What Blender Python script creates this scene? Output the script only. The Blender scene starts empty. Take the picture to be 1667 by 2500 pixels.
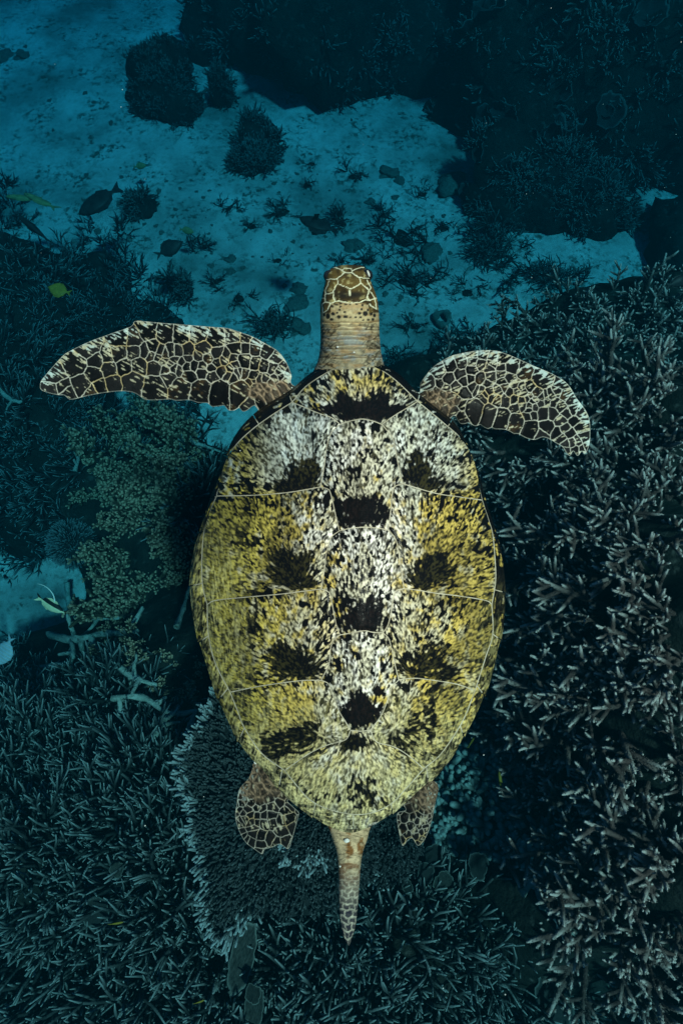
import bpy, math, random
import numpy as np
from mathutils import Vector, Matrix, Euler
from mathutils.geometry import delaunay_2d_cdt

# ------------------------------------------------------------------ camera, world, sun, exposure
W0, H0, F0 = 1667.0, 2500.0, 1400.0            # photograph size and focal length in its pixels
CX, CY = W0 / 2, H0 / 2
TILT = math.radians(22)
CAM = np.array((0.0, 0.0, 5.2))
scene = bpy.context.scene
col = scene.collection
cam_data = bpy.data.cameras.new('camera')
cam_data.sensor_fit = 'VERTICAL'
cam_data.sensor_height = 36.0
cam_data.lens = 36.0 * F0 / H0
cam_data.clip_start = 0.02
cam_data.clip_end = 200
cam = bpy.data.objects.new('camera', cam_data)
cam.location = CAM
cam.rotation_euler = (TILT, 0, 0)
col.objects.link(cam)
scene.camera = cam

SUN_EL, SUN_AZ = math.radians(61), math.radians(138)      # azimuth measured from +Y towards +X
world = bpy.data.worlds.new('World')
scene.world = world
world.use_nodes = True
wn = world.node_tree
bg = wn.nodes['Background']
sky = wn.nodes.new('ShaderNodeTexSky')
sky.sky_type = 'NISHITA'
sky.sun_disc = False
sky.sun_elevation = SUN_EL
sky.sun_rotation = SUN_AZ
wn.links.new(sky.outputs['Color'], bg.inputs['Color'])
bg.inputs['Strength'].default_value = 0.05

sun_data = bpy.data.lights.new('sun', 'SUN')
sun_data.energy = 5.0
sun_data.angle = math.radians(4)
sun_data.color = (1.0, 0.73, 0.57)
sun = bpy.data.objects.new('sun', sun_data)
sd = Vector((math.sin(SUN_AZ) * math.cos(SUN_EL), math.cos(SUN_AZ) * math.cos(SUN_EL), math.sin(SUN_EL)))
sun.rotation_euler = sd.to_track_quat('Z', 'Y').to_euler()
sun.location = (0, 0, 9)
col.objects.link(sun)

vs = scene.view_settings
vs.view_transform = 'Standard'
vs.look = 'None'
vs.gamma = 1.0
vs.exposure = 0.98
scene.render.engine = 'CYCLES'
scene.cycles.use_denoising = True
scene.cycles.max_bounces = 5
scene.cycles.volume_bounces = 0
scene.cycles.transparent_max_bounces = 8

# ------------------------------------------------------------------ small maths helpers
ROT = np.array(Matrix.Rotation(TILT, 3, 'X'))

def ray(px, py):
    d = np.array(((px - CX) / F0, -(py - CY) / F0, -1.0))
    return ROT @ (d / np.linalg.norm(d))

def on_z(px, py, z):
    d = ray(px, py)
    return CAM + d * ((z - CAM[2]) / d[2])

def along(px, py, dist):
    return CAM + ray(px, py) * dist

def smooth(a, b, x):
    t = np.clip((x - a) / (b - a), 0, 1)
    return t * t * (3 - 2 * t)

_rng = np.random.RandomState(5)
_tab = _rng.rand(256, 256)

def vnoise(x, y, seed=0):
    x = np.asarray(x, float) + seed * 17.31
    y = np.asarray(y, float) + seed * 9.77
    xi = np.floor(x).astype(int); yi = np.floor(y).astype(int)
    fx = x - xi; fy = y - yi
    fx = fx * fx * (3 - 2 * fx); fy = fy * fy * (3 - 2 * fy)
    a = _tab[xi & 255, yi & 255]; b = _tab[(xi + 1) & 255, yi & 255]
    c = _tab[xi & 255, (yi + 1) & 255]; d = _tab[(xi + 1) & 255, (yi + 1) & 255]
    return (a * (1 - fx) + b * fx) * (1 - fy) + (c * (1 - fx) + d * fx) * fy

def fbm(x, y, seed=0, octaves=4):
    s = 0; amp = 0.5; tot = 0
    for o in range(octaves):
        s = s + amp * vnoise(x * 2 ** o, y * 2 ** o, seed + o * 3)
        tot += amp; amp *= 0.5
    return s / tot

_cdf = {}
def lic(x, y, dx, dy, cell, half, seed=0, n=7):
    s = 0
    for t in np.linspace(-half, half, n):
        s = s + vnoise((x + dx * t) / cell, (y + dy * t) / cell, seed)
    s = s / n
    key = (cell, half, n)
    if key not in _cdf:                       # turn the average into an even 0..1 rank
        r = np.random.RandomState(2)
        sx, sy = r.rand(20000) * 2000, r.rand(20000) * 2000
        ang = r.rand(20000) * 6.28
        q = 0
        for t in np.linspace(-half, half, n):
            q = q + vnoise((sx + np.cos(ang) * t) / cell, (sy + np.sin(ang) * t) / cell, 1)
        _cdf[key] = np.quantile(q / n, np.linspace(0, 1, 101))
    return np.interp(s, _cdf[key], np.linspace(0, 1, 101))

def catmull(pts, step=2.2):
    P = np.array(pts, float)
    if len(P) < 3:
        n = max(2, int(np.linalg.norm(P[1] - P[0]) / step))
        return P[0] + (P[-1] - P[0]) * np.linspace(0, 1, n + 1)[:, None]
    Q = np.vstack([2 * P[0] - P[1], P, 2 * P[-1] - P[-2]])
    out = []
    for i in range(1, len(Q) - 2):
        n = max(2, int(np.linalg.norm(Q[i + 1] - Q[i]) / step))
        for k in range(n):
            t = k / n
            out.append(0.5 * (2 * Q[i] + (Q[i + 1] - Q[i - 1]) * t + (2 * Q[i - 1] - 5 * Q[i] + 4 * Q[i + 1] - Q[i + 2]) * t * t
                              + (3 * Q[i] - Q[i - 1] - 3 * Q[i + 1] + Q[i + 2]) * t ** 3))
    out.append(P[-1])
    return np.array(out)

def seg_dist(P, poly, closed=False):
    A = np.asarray(poly, float)
    B = np.roll(A, -1, 0) if closed else A[1:]
    if not closed:
        A = A[:-1]
    best = np.full(len(P), 1e9)
    D = B - A
    L = (D * D).sum(1) + 1e-12
    for a, d, l in zip(A, D, L):
        v = P - a
        t = np.clip((v @ d) / l, 0, 1)
        r = v - t[:, None] * d
        best = np.minimum(best, (r * r).sum(1))
    return np.sqrt(best)

def inside(P, poly):
    A = np.asarray(poly, float); B = np.roll(A, -1, 0)
    c = np.zeros(len(P), bool)
    for a, b in zip(A, B):
        if a[1] == b[1]:
            continue
        k = ((a[1] > P[:, 1]) != (b[1] > P[:, 1])) & (P[:, 0] < (b[0] - a[0]) * (P[:, 1] - a[1]) / (b[1] - a[1]) + a[0])
        c ^= k
    return c

def densify(poly, step):
    A = np.asarray(poly, float); B = np.roll(A, -1, 0)
    out = []
    for a, b in zip(A, B):
        n = max(1, int(round(np.linalg.norm(b - a) / step)))
        for k in range(n):
            out.append(a + (b - a) * k / n)
    return np.array(out)

def area2(poly):
    A = np.asarray(poly); B = np.roll(A, -1, 0)
    return (A[:, 0] * B[:, 1] - B[:, 0] * A[:, 1]).sum()

def inset(poly, d):
    A = np.asarray(poly, float)
    if area2(A) < 0:
        A = A[::-1]
    t = np.roll(A, -1, 0) - np.roll(A, 1, 0)
    t /= np.linalg.norm(t, axis=1)[:, None] + 1e-9
    n = np.stack([-t[:, 1], t[:, 0]], 1)
    return A + n * d

def fill(poly, step):
    """points inside a closed outline and triangles over them; outline points come first"""
    poly = np.asarray(poly, float)
    lo, hi = poly.min(0), poly.max(0)
    xs = np.arange(lo[0], hi[0], step); ys = np.arange(lo[1], hi[1], step * 0.866)
    gx, gy = np.meshgrid(xs, ys)
    gx = gx + (np.arange(len(ys)) % 2)[:, None] * step * 0.5
    G = np.stack([gx.ravel(), gy.ravel()], 1)
    G = G[inside(G, poly)]
    dist = seg_dist(G, poly, True)
    G = G[dist > step * 0.55]; dist = dist[dist > step * 0.55]
    P = np.vstack([poly, G])
    n = len(poly)
    v, e, f, ov, oe, of = delaunay_2d_cdt([Vector(p) for p in P], [(i, (i + 1) % n) for i in range(n)],
                                          [list(range(n))], 1, 1e-5, True)
    V = np.array([(a[0], a[1]) for a in v])
    src = np.array([o[0] if len(o) else 0 for o in ov])
    D = np.concatenate([np.zeros(n), dist])[src]
    F = np.array([tuple(t) for t in f if len(t) == 3])
    F = [tuple(t) for t in F[inside(V[F].mean(1), poly)].tolist()]
    if F:
        a, b, c = V[F[0][0]], V[F[0][1]], V[F[0][2]]
        if (b[0] - a[0]) * (c[1] - a[1]) - (b[1] - a[1]) * (c[0] - a[0]) > 0:
            F = [t[::-1] for t in F]             # image y points down: reverse so that faces look up
    return V, F, D, src

# ------------------------------------------------------------------ objects and materials
def tag(o, label=None, cat=None, group=None, kind=None):
    if label: o['label'] = label
    if cat: o['category'] = cat
    if group: o['group'] = group
    if kind: o['kind'] = kind
    return o

def empty(name, loc=(0, 0, 0), rot=(0, 0, 0), scale=1.0):
    o = bpy.data.objects.new(name, None)
    o.empty_display_size = 0.05
    o.location = loc
    o.rotation_euler = rot
    o.scale = (scale,) * 3
    col.objects.link(o)
    return o

def mesh_obj(name, V, F, mat, parent=None, color=None, floats=None, smooth_shade=True):
    me = mesh_data(name, V, F, mat, color, floats, smooth_shade)
    return place(name, me, parent)

def mesh_data(name, V, F, mat, color=None, floats=None, smooth_shade=True):
    me = bpy.data.meshes.new(name)
    me.from_pydata(np.asarray(V, float).tolist(), [], F if isinstance(F, list) else F.tolist())
    if smooth_shade:
        me.polygons.foreach_set('use_smooth', np.ones(len(me.polygons), bool))
    if color is not None:
        ca = me.color_attributes.new('Col', 'FLOAT_COLOR', 'POINT')
        c = np.ones((len(V), 4)); c[:, :3] = color
        ca.data.foreach_set('color', c.ravel())
    for k, a in (floats or {}).items():
        at_ = me.attributes.new(k, 'FLOAT', 'POINT')
        at_.data.foreach_set('value', np.asarray(a, float))
    me.materials.append(mat)
    me.update()
    return me

def place(name, me, parent=None, loc=(0, 0, 0), rot=None, scale=1.0):
    o = bpy.data.objects.new(name, me)
    o.parent = parent
    o.location = loc
    if rot is not None:
        o.rotation_euler = rot
    o.scale = (scale,) * 3 if np.isscalar(scale) else scale
    col.objects.link(o)
    return o

class Mat:
    """a node material written in a few lines"""
    def __init__(s, name, rough=0.6, spec=0.4):
        s.m = bpy.data.materials.new(name)
        s.m.use_nodes = True
        s.t = s.m.node_tree
        s.b = s.t.nodes['Principled BSDF']
        s.b.inputs['Roughness'].default_value = rough
        s.b.inputs['Specular IOR Level'].default_value = spec
        s.co = s.t.nodes.new('ShaderNodeTexCoord')
    def n(s, kind, **kw):
        nd = s.t.nodes.new(kind)
        for k, v in kw.items():
            if k in ('operation', 'blend_type', 'data_type', 'attribute_name', 'feature', 'noise_dimensions', 'attribute_type', 'musgrave_type'):
                setattr(nd, k, v)
            else:
                s.set(nd, k, v)
        return nd
    def set(s, nd, k, v):
        k = int(k[1:]) if k[0] == '_' else k.replace('_', ' ')
        sock = nd.inputs[k]
        if isinstance(v, bpy.types.NodeSocket):
            s.t.links.new(v, sock)
        elif isinstance(v, (tuple, list)) and len(v) == 3 and sock.type == 'RGBA':
            sock.default_value = (*v, 1)
        else:
            sock.default_value = v
    def noise(s, scale, detail=3, rough=0.55, vec=None):
        return s.n('ShaderNodeTexNoise', Vector=vec or s.co.outputs['Object'], Scale=scale, Detail=detail, Roughness=rough).outputs['Fac']
    def ramp(s, fac, stops):
        nd = s.t.nodes.new('ShaderNodeValToRGB')
        s.t.links.new(fac, nd.inputs[0])
        els = nd.color_ramp.elements
        while len(els) < len(stops):
            els.new(0.5)
        for e, (p, c) in zip(els, stops):
            e.position = p
            e.color = (*c, 1) if not np.isscalar(c) else (c, c, c, 1)
        return nd.outputs['Color']
    def mix(s, fac, a, b, mode='MIX'):
        nd = s.t.nodes.new('ShaderNodeMix')
        nd.data_type = 'RGBA'
        nd.blend_type = mode
        for sock, v in ((nd.inputs[0], fac), (nd.inputs[6], a), (nd.inputs[7], b)):
            if isinstance(v, bpy.types.NodeSocket):
                s.t.links.new(v, sock)
            elif np.isscalar(v):
                sock.default_value = v
            else:
                sock.default_value = (*v, 1)
        return nd.outputs[2]
    def attr(s, name, out='Fac', kind='GEOMETRY'):
        nd = s.t.nodes.new('ShaderNodeAttribute')
        nd.attribute_name = name
        nd.attribute_type = kind
        return nd.outputs[out]
    def base(s, v):
        s.set(s.b, 'Base Color', v)
    def bump(s, h, strength=0.5, dist=0.01):
        nd = s.n('ShaderNodeBump', Height=h, Strength=strength, Distance=dist)
        s.t.links.new(nd.outputs[0], s.b.inputs['Normal'])
    def rand(s):
        return s.n('ShaderNodeObjectInfo').outputs['Random']

def mat_vertex(name, rough, spec, bump_scale=300, bump=0.25, dist=0.002):
    m = Mat(name, rough, spec)
    c = m.attr('Col', 'Color')
    g = m.noise(bump_scale, 3)
    m.base(m.mix(0.35, c, m.mix(1.0, c, m.ramp(g, [(0.3, 0.45), (0.7, 1.35)]), 'MULTIPLY')))
    m.bump(g, bump, dist)
    m.set(m.b, 'Roughness', m.ramp(m.noise(60, 3), [(0.3, rough - 0.12), (0.7, rough + 0.12)]))
    return m.m

def mat_coral(name, dark, light, tip, rough=0.75, tip_pow=1.0, scale=40):
    m = Mat(name, rough, 0.05)
    n = m.noise(scale, 4)
    b = m.mix(m.ramp(n, [(0.3, 0.0), (0.7, 1.0)]), dark, light)
    b = m.mix(m.n('ShaderNodeMath', operation='MULTIPLY', _0=m.rand(), _1=0.9).outputs[0], b, m.mix(1.0, b, (0.30, 0.32, 0.34), 'MULTIPLY'))
    t = m.n('ShaderNodeMath', operation='POWER', _0=m.attr('tip'), _1=tip_pow).outputs[0]
    m.base(m.mix(t, b, tip))
    v = m.n('ShaderNodeTexVoronoi', Vector=m.co.outputs['Object'], Scale=scale * 4).outputs['Distance']
    m.bump(v, 0.6, 0.004)
    return m.m

def mat_mottle(name, c1, c2, scale=6, rough=0.85, bump=0.6, dist=0.03, c3=None):
    m = Mat(name, rough, 0.05)
    n = m.noise(scale, 6, 0.65)
    b = m.mix(m.ramp(n, [(0.35, 0.0), (0.65, 1.0)]), c1, c2)
    if c3:
        b = m.mix(m.ramp(m.noise(scale * 3.1, 4), [(0.58, 0.0), (0.68, 1.0)]), b, c3)
    m.base(b)
    m.bump(m.noise(scale * 5, 5, 0.7), bump, dist)
    return m.m

# ------------------------------------------------------------------ the sea bed
# heights of the reef (metres over the sand) set at photograph pixels
CTRL = [(100,100,-.5),(100,350,-.5),(300,500,-.45),(600,550,-.5),(800,450,-.5),(1000,300,-.5),(1100,500,-.5),(900,700,-.5),(700,850,-.45),(480,900,-.35),(60,1440,-.4),(40,1510,-.35),(130,1480,-.3),(20,1400,-.3),(110,1410,-.25),(1610,560,-.5),(1250,640,-.5),(1640,480,-.5),(1040,760,-.45),(1000,880,-.2),
 (200,520,-.3),(560,960,-.4),(400,975,-.4),(500,1030,-.35),(320,960,-.3),(590,1060,-.3),(120,560,-.2),(420,720,-.4),(1100,700,-.45),
 (1150,900,1.5),(1280,860,1.5),(1480,820,1.7),(1667,790,1.9),(1450,690,-.3),(1650,660,-.2),(1300,1000,2.3),(1500,1000,2.7),(1667,1000,2.9),(1400,1300,2.85),(1667,1300,3.1),(1300,1480,2.5),(1500,1700,2.95),(1667,1800,3.15),(1480,2100,2.8),(1667,2300,2.85),(1560,2450,2.5),(1800,1500,3.3),(1800,2200,3.2),(1800,860,2.1),(1900,2600,2.9),  # bottom right sunk a little, so that deeper water darkens the corner
 (1180,1750,1.75),(1250,1950,1.9),(1360,2300,1.5),(1400,2480,1.3),(1150,1400,1.7),(1080,2050,2.1),
 (1000,2350,2.4),(850,2480,2.5),(500,2450,2.55),(100,2450,2.3),(700,2150,2.4),(400,2200,2.45),(100,2150,2.4),(300,2000,2.25),(50,1900,2.0),(300,1780,1.9),(500,1650,1.75),(150,1660,1.2),(60,1600,.7),(-150,2000,2.2),(-150,2500,2.1),(500,2750,2.5),(1200,2750,2.0),  # bottom left sunk too, its depth shaped for a darker corner
 (330,1400,1.2),(400,1250,1.35),(430,1090,.9),(250,1150,.9),(150,1200,.75),(50,1000,.8),(150,900,.8),(250,800,.6),(60,760,.75),(20,620,.75),(-80,900,1.0),(-100,600,.9),(250,620,.3),(270,560,-.05),(330,600,-.35),(420,650,-.4),(350,660,.0),(360,740,.3),(20,1290,.4),(-100,1430,-.2),
 (850,1300,1.2),(850,1700,1.9),(600,1300,1.2),(560,1800,1.9),(-400,2000,2.2),(2100,1500,3.0)]
CP = np.array([on_z(a, b, max(c, 0)) * np.array((1, 1, 0)) + np.array((0, 0, c)) for a, b, c in CTRL])

def reef_raw(x, y):
    x = np.asarray(x, float); y = np.asarray(y, float)
    sh = x.shape
    x, y = x.ravel(), y.ravel()
    num = np.zeros(len(x)); den = np.zeros(len(x))
    for cx_, cy_, cz_ in CP:
        w = 1.0 / (((x - cx_) ** 2 + (y - cy_) ** 2) + 0.02) ** 1.6
        num += w * cz_; den += w
    edge = smooth(7.5, 4.0, np.abs(x)) * smooth(8.0, 5.0, y) * smooth(-4.5, -3.0, y)
    z = (num / den) * edge - 0.6 * (1 - edge)
    z = z + (fbm(x * 1.3, y * 1.3, 5) - 0.5) * 0.35 + (fbm(x * 4, y * 4, 9) - 0.5) * 0.22 + (fbm(x * 10, y * 10, 19, 3) - 0.5) * 0.10
    return z.reshape(sh)

GX0, GY0, GS = -9.0, -5.5, 0.05
_gx, _gy = np.meshgrid(GX0 + GS * np.arange(361), GY0 + GS * np.arange(400))
REEF = reef_raw(_gx, _gy)

def bil(T, x, y):
    u = np.clip((np.asarray(x, float) - GX0) / GS, 0, T.shape[1] - 2); v = np.clip((np.asarray(y, float) - GY0) / GS, 0, T.shape[0] - 2)
    i = u.astype(int); j = v.astype(int); f = u - i; g = v - j
    return (T[j, i] * (1 - f) + T[j, i + 1] * f) * (1 - g) + (T[j + 1, i] * (1 - f) + T[j + 1, i + 1] * f) * g

def reef_z(x, y):
    return bil(REEF, x, y)

def sand_z(x, y):
    return (fbm(x * 0.35 + 3, y * 0.35, 12, 3) - 0.5) * 0.30 + (fbm(x * 2.2, y * 2.2, 15, 3) - 0.5) * 0.05

GROUND = np.maximum(REEF, sand_z(_gx, _gy))

def ground_z(x, y):
    return bil(GROUND, x, y)

def grid_mesh(xs, ys, zf):
    gx, gy = np.meshgrid(xs, ys)
    V = np.stack([gx.ravel(), gy.ravel(), zf(gx, gy).ravel()], 1)
    n, m = len(xs), len(ys)
    i = (np.arange(m - 1)[:, None] * n + np.arange(n - 1)).ravel()
    return V, np.stack([i, i + 1, i + 1 + n, i + n], 1).tolist()

ms = Mat('sand', 0.9, 0.05)
n1 = ms.noise(0.9, 6, 0.6); n2 = ms.noise(9, 5, 0.7); n3 = ms.noise(15, 5, 0.65)
n4 = ms.noise(2.6, 4, 0.6)
c = ms.mix(ms.ramp(n1, [(0.34, 0.0), (0.62, 1.0)]), (0.15, 0.15, 0.13), (0.45, 0.44, 0.39))
c = ms.mix(ms.ramp(n2, [(0.50, 0.0), (0.72, 0.75)]), c, (0.17, 0.165, 0.14))
sp = ms.n('ShaderNodeMath', operation='MULTIPLY', _0=ms.ramp(n3, [(0.49, 0.0), (0.60, 1.0)]), _1=ms.ramp(n4, [(0.42, 0.0), (0.60, 1.0)])).outputs[0]
c = ms.mix(sp, c, (0.07, 0.07, 0.055))
ms.base(c)
ms.bump(ms.mix(0.5, n2, n3), 0.7, 0.04)
xs = np.concatenate([np.linspace(-25, -9, 17)[:-1], np.linspace(-9, 9, 181), np.linspace(9, 25, 17)[1:]])
ys = np.concatenate([np.linspace(-12, -4, 9)[:-1], np.linspace(-4, 14, 181), np.linspace(14, 30, 17)[1:]])
V, F = grid_mesh(xs, ys, sand_z)
seabed = tag(mesh_obj('seabed', V, F, ms.m), kind='structure')

M_rock = mat_mottle('reef_rock', (0.006, 0.007, 0.006), (0.020, 0.019, 0.016), 5, 0.9, 0.8, 0.05, (0.045, 0.043, 0.038))
V, F = grid_mesh(np.linspace(-7.5, 7.5, 340), np.linspace(-4.6, 8.0, 300), reef_z)
Fa = np.array(F)
keep = V[Fa][:, :, 2].max(1) > -0.35
reef = tag(mesh_obj('reef_slope', V, Fa[keep].tolist(), M_rock), kind='structure')

# ------------------------------------------------------------------ the turtle
TD = 1.0                                    # metres from the lens to the plane of the shell's rim

def loc_xyz(P, h):
    """turtle coordinates of points seen at photograph pixels P, at height h over the rim plane"""
    P = np.asarray(P, float); h = np.asarray(h, float) * np.ones(len(P))
    k = (TD - h) / F0
    return np.stack([(P[:, 0] - CX) * k, -(P[:, 1] - CY) * k, h], 1)

def to_px(V):
    V = np.asarray(V, float)
    k = F0 / (TD - V[:, 2])
    return np.stack([V[:, 0] * k + CX, -V[:, 1] * k + CY], 1)

turtle = empty('sea_turtle', CAM + ROT @ np.array((0, 0, -TD)), (TILT, 0, 0))
tag(turtle, 'large green sea turtle with mottled yellow and black shell swimming above the reef', 'turtle')

M_scute = mat_vertex('scute_horn', 0.32, 0.09, 320, 0.35, 0.0015)
M_skin = mat_vertex('turtle_skin', 0.45, 0.06, 260, 0.35, 0.0015)
M_seam = mat_mottle('seam_cream', (0.27, 0.23, 0.16), (0.46, 0.41, 0.31), 60, 0.6, 0.2, 0.001)

OUT = [(858,881),(820,885),(776,898),(745,918),(715,944),(685,964),(654,982),(626,1002),(603,1023),(580,1050),(560,1084),(545,1123),(532,1166),
 (521,1192),(511,1217),(486,1294),(474,1330),(468,1360),(462,1400),(461,1440),(463,1470),(468,1502),(477,1545),(488,1584),(506,1640),(521,1686),(536,1722),
 (552,1757),(575,1803),(598,1839),(624,1868),(649,1893),(674,1926),(697,1950),(724,1972),(760,1997),(802,2022),(848,2035),(899,2025),(930,2008),(958,1990),
 (990,1964),(1037,1922),(1067,1897),(1103,1856),(1120,1828),(1134,1800),(1164,1747),(1190,1686),(1204,1645),(1214,1604),(1224,1563),(1232,1520),(1236,1476),(1235,1430),
 (1233,1401),(1228,1350),(1210,1288),(1187,1217),(1174,1166),(1154,1110),(1136,1070),(1113,1033),(1090,1011),(1062,990),(1038,971),(1016,952),(981,916),(962,902),(940,891),(900,882)]
OUTC = catmull(OUT + [OUT[0]], 3.0)[:-1]
SC = np.array((872.0, 1440.0))
_oa = np.arctan2(OUTC[:, 1] - SC[1], OUTC[:, 0] - SC[0]); _or = np.linalg.norm(OUTC - SC, axis=1)
_ix = np.argsort(_oa); _oa = _oa[_ix]; _or = _or[_ix]
_oa3 = np.concatenate([_oa - 2 * np.pi, _oa, _oa + 2 * np.pi]); _or3 = np.tile(_or, 3)

def rim_t(P):
    a = np.arctan2(P[:, 1] - SC[1], P[:, 0] - SC[0])
    return np.linalg.norm(P - SC, axis=1) / np.interp(a, _oa3, _or3)

def dome(P):
    t = np.clip(rim_t(P), 0, 1)
    keel = np.exp(-((P[:, 0] - (883 - (P[:, 1] - 1400) * 0.008)) / 30.0) ** 2) * 0.006 * smooth(1.0, 0.6, t)
    return 0.205 * (1 - t ** 1.95) ** 0.86 + keel

# shell underlay: shows only as the pale seams between the scutes
carapace = empty('carapace'); carapace.parent = turtle
nr, na = 60, 220
ths = np.linspace(-np.pi, np.pi, na, endpoint=False)
rads = np.interp(ths, _oa3, _or3)
V, F = [], []
for i in range(1, nr + 1):
    tt = i / nr * 0.972
    P = SC + np.stack([np.cos(ths), np.sin(ths)], 1) * (rads * tt)[:, None]
    V.append(loc_xyz(P, dome(P)))
for hh, sc_ in ((-0.014, 0.966), (-0.03, 0.94)):
    P = SC + np.stack([np.cos(ths), np.sin(ths)], 1) * (rads * sc_)[:, None]
    V.append(loc_xyz(P, hh))
V = np.vstack(V + [loc_xyz(SC[None], dome(SC[None]))])
for i in range(nr + 1):
    for j in range(na):
        a, b = i * na + j, i * na + (j + 1) % na
        F.append((a, a + na, b + na, b))
for j in range(na):
    F.append((len(V) - 1, j, (j + 1) % na))
under = mesh_obj('seam_bed', V, F, M_seam, carapace)
under['label'] = 'pale seams between the shell plates'

cv = dict(
 m_f=[(713,982),(745,945),(787,916),(820,899),(858,891),(900,892),(930,903),(965,928),(995,956),(1019,980)],
 m_l1=[(713,982),(669,1010),(620,1045),(580,1082),(552,1122),(538,1165),(529,1211)],
 m_l2=[(529,1211),(510,1255),(498,1300),(493,1370),(495,1430),(506,1476)],
 m_l3=[(506,1476),(509,1548),(526,1619),(562,1690)],
 m_l4=[(562,1690),(580,1735),(597,1777),(639,1839),(695,1881)],
 m_b=[(695,1881),(728,1922),(756,1952),(797,1974),(858,1988),(909,1984),(955,1962),(991,1925),(1034,1877)],
 m_r4=[(1034,1877),(1077,1839),(1128,1762),(1159,1686)],
 m_r3=[(1159,1686),(1185,1604),(1202,1548),(1200,1476)],
 m_r2=[(1200,1476),(1209,1420),(1208,1370),(1202,1304),(1190,1260),(1177,1221)],
 m_r1=[(1177,1221),(1157,1125),(1128,1074),(1077,1028),(1019,980)],
 a_l=[(713,982),(745,995),(776,1008),(810,1020),(830,1036)],
 a_c=[(830,1036),(855,1028),(884,1023),(910,1028),(932,1036)],
 a_r=[(932,1036),(965,1013),(1000,992),(1019,980)],
 b_l=[(830,1036),(812,1052),(802,1074),(795,1105),(792,1135),(782,1189)],
 b_r=[(932,1036),(948,1055),(960,1074),(970,1125),(976,1155),(983,1181)],
 c_l=[(782,1189),(800,1194),(807,1205),(817,1248),(828,1296)],
 c_r=[(983,1181),(965,1187),(958,1200),(954,1243),(947,1294)],
 s12_l=[(782,1189),(705,1202),(620,1209),(529,1211)], s12_r=[(983,1181),(1062,1204),(1120,1213),(1177,1221)],
 d_c=[(828,1296),(855,1290),(889,1287),(920,1289),(947,1294)],
 e_l=[(828,1296),(810,1310),(802,1329),(795,1360),(792,1390),(784,1438)],
 e_r=[(947,1294),(960,1308),(968,1324),(974,1355),(978,1385),(986,1437)],
 s23_l=[(784,1438),(735,1444),(680,1451),(588,1459),(526,1466),(506,1476)],
 s23_r=[(986,1437),(1020,1441),(1062,1448),(1120,1455),(1185,1466),(1200,1476)],
 f_l=[(784,1438),(800,1444),(807,1456),(815,1497),(822,1530),(830,1550)],
 f_r=[(986,1437),(968,1442),(960,1456),(955,1492),(947,1525),(935,1545)],
 g_c=[(830,1550),(860,1545),(889,1540),(912,1544),(935,1545)],
 h_l=[(830,1550),(814,1564),(807,1584),(805,1605),(802,1624),(784,1661)],
 h_r=[(935,1545),(948,1558),(953,1573),(958,1595),(963,1619),(973,1660)],
 s34_l=[(784,1661),(745,1661),(705,1665),(630,1676),(562,1690)],
 s34_r=[(973,1660),(1005,1656),(1037,1658),(1113,1670),(1159,1686)],
 i_l=[(784,1661),(802,1670),(812,1696),(828,1737),(845,1765),(856,1783)],
 i_r=[(973,1660),(955,1680),(947,1706),(930,1747),(904,1783)],
 j_c=[(856,1783),(879,1785),(904,1783)],
 k_l=[(856,1783),(843,1806),(802,1818),(756,1839),(695,1881)],
 k_r=[(904,1783),(919,1811),(960,1823),(996,1844),(1034,1877)])
cv = {k: catmull(v, 2.2) for k, v in cv.items()}

def chain(*names):
    out = []
    for nm in names:
        c = cv[nm.lstrip('-')]
        out.append((c[::-1] if nm[0] == '-' else c)[:-1])
    return np.vstack(out)

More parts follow.
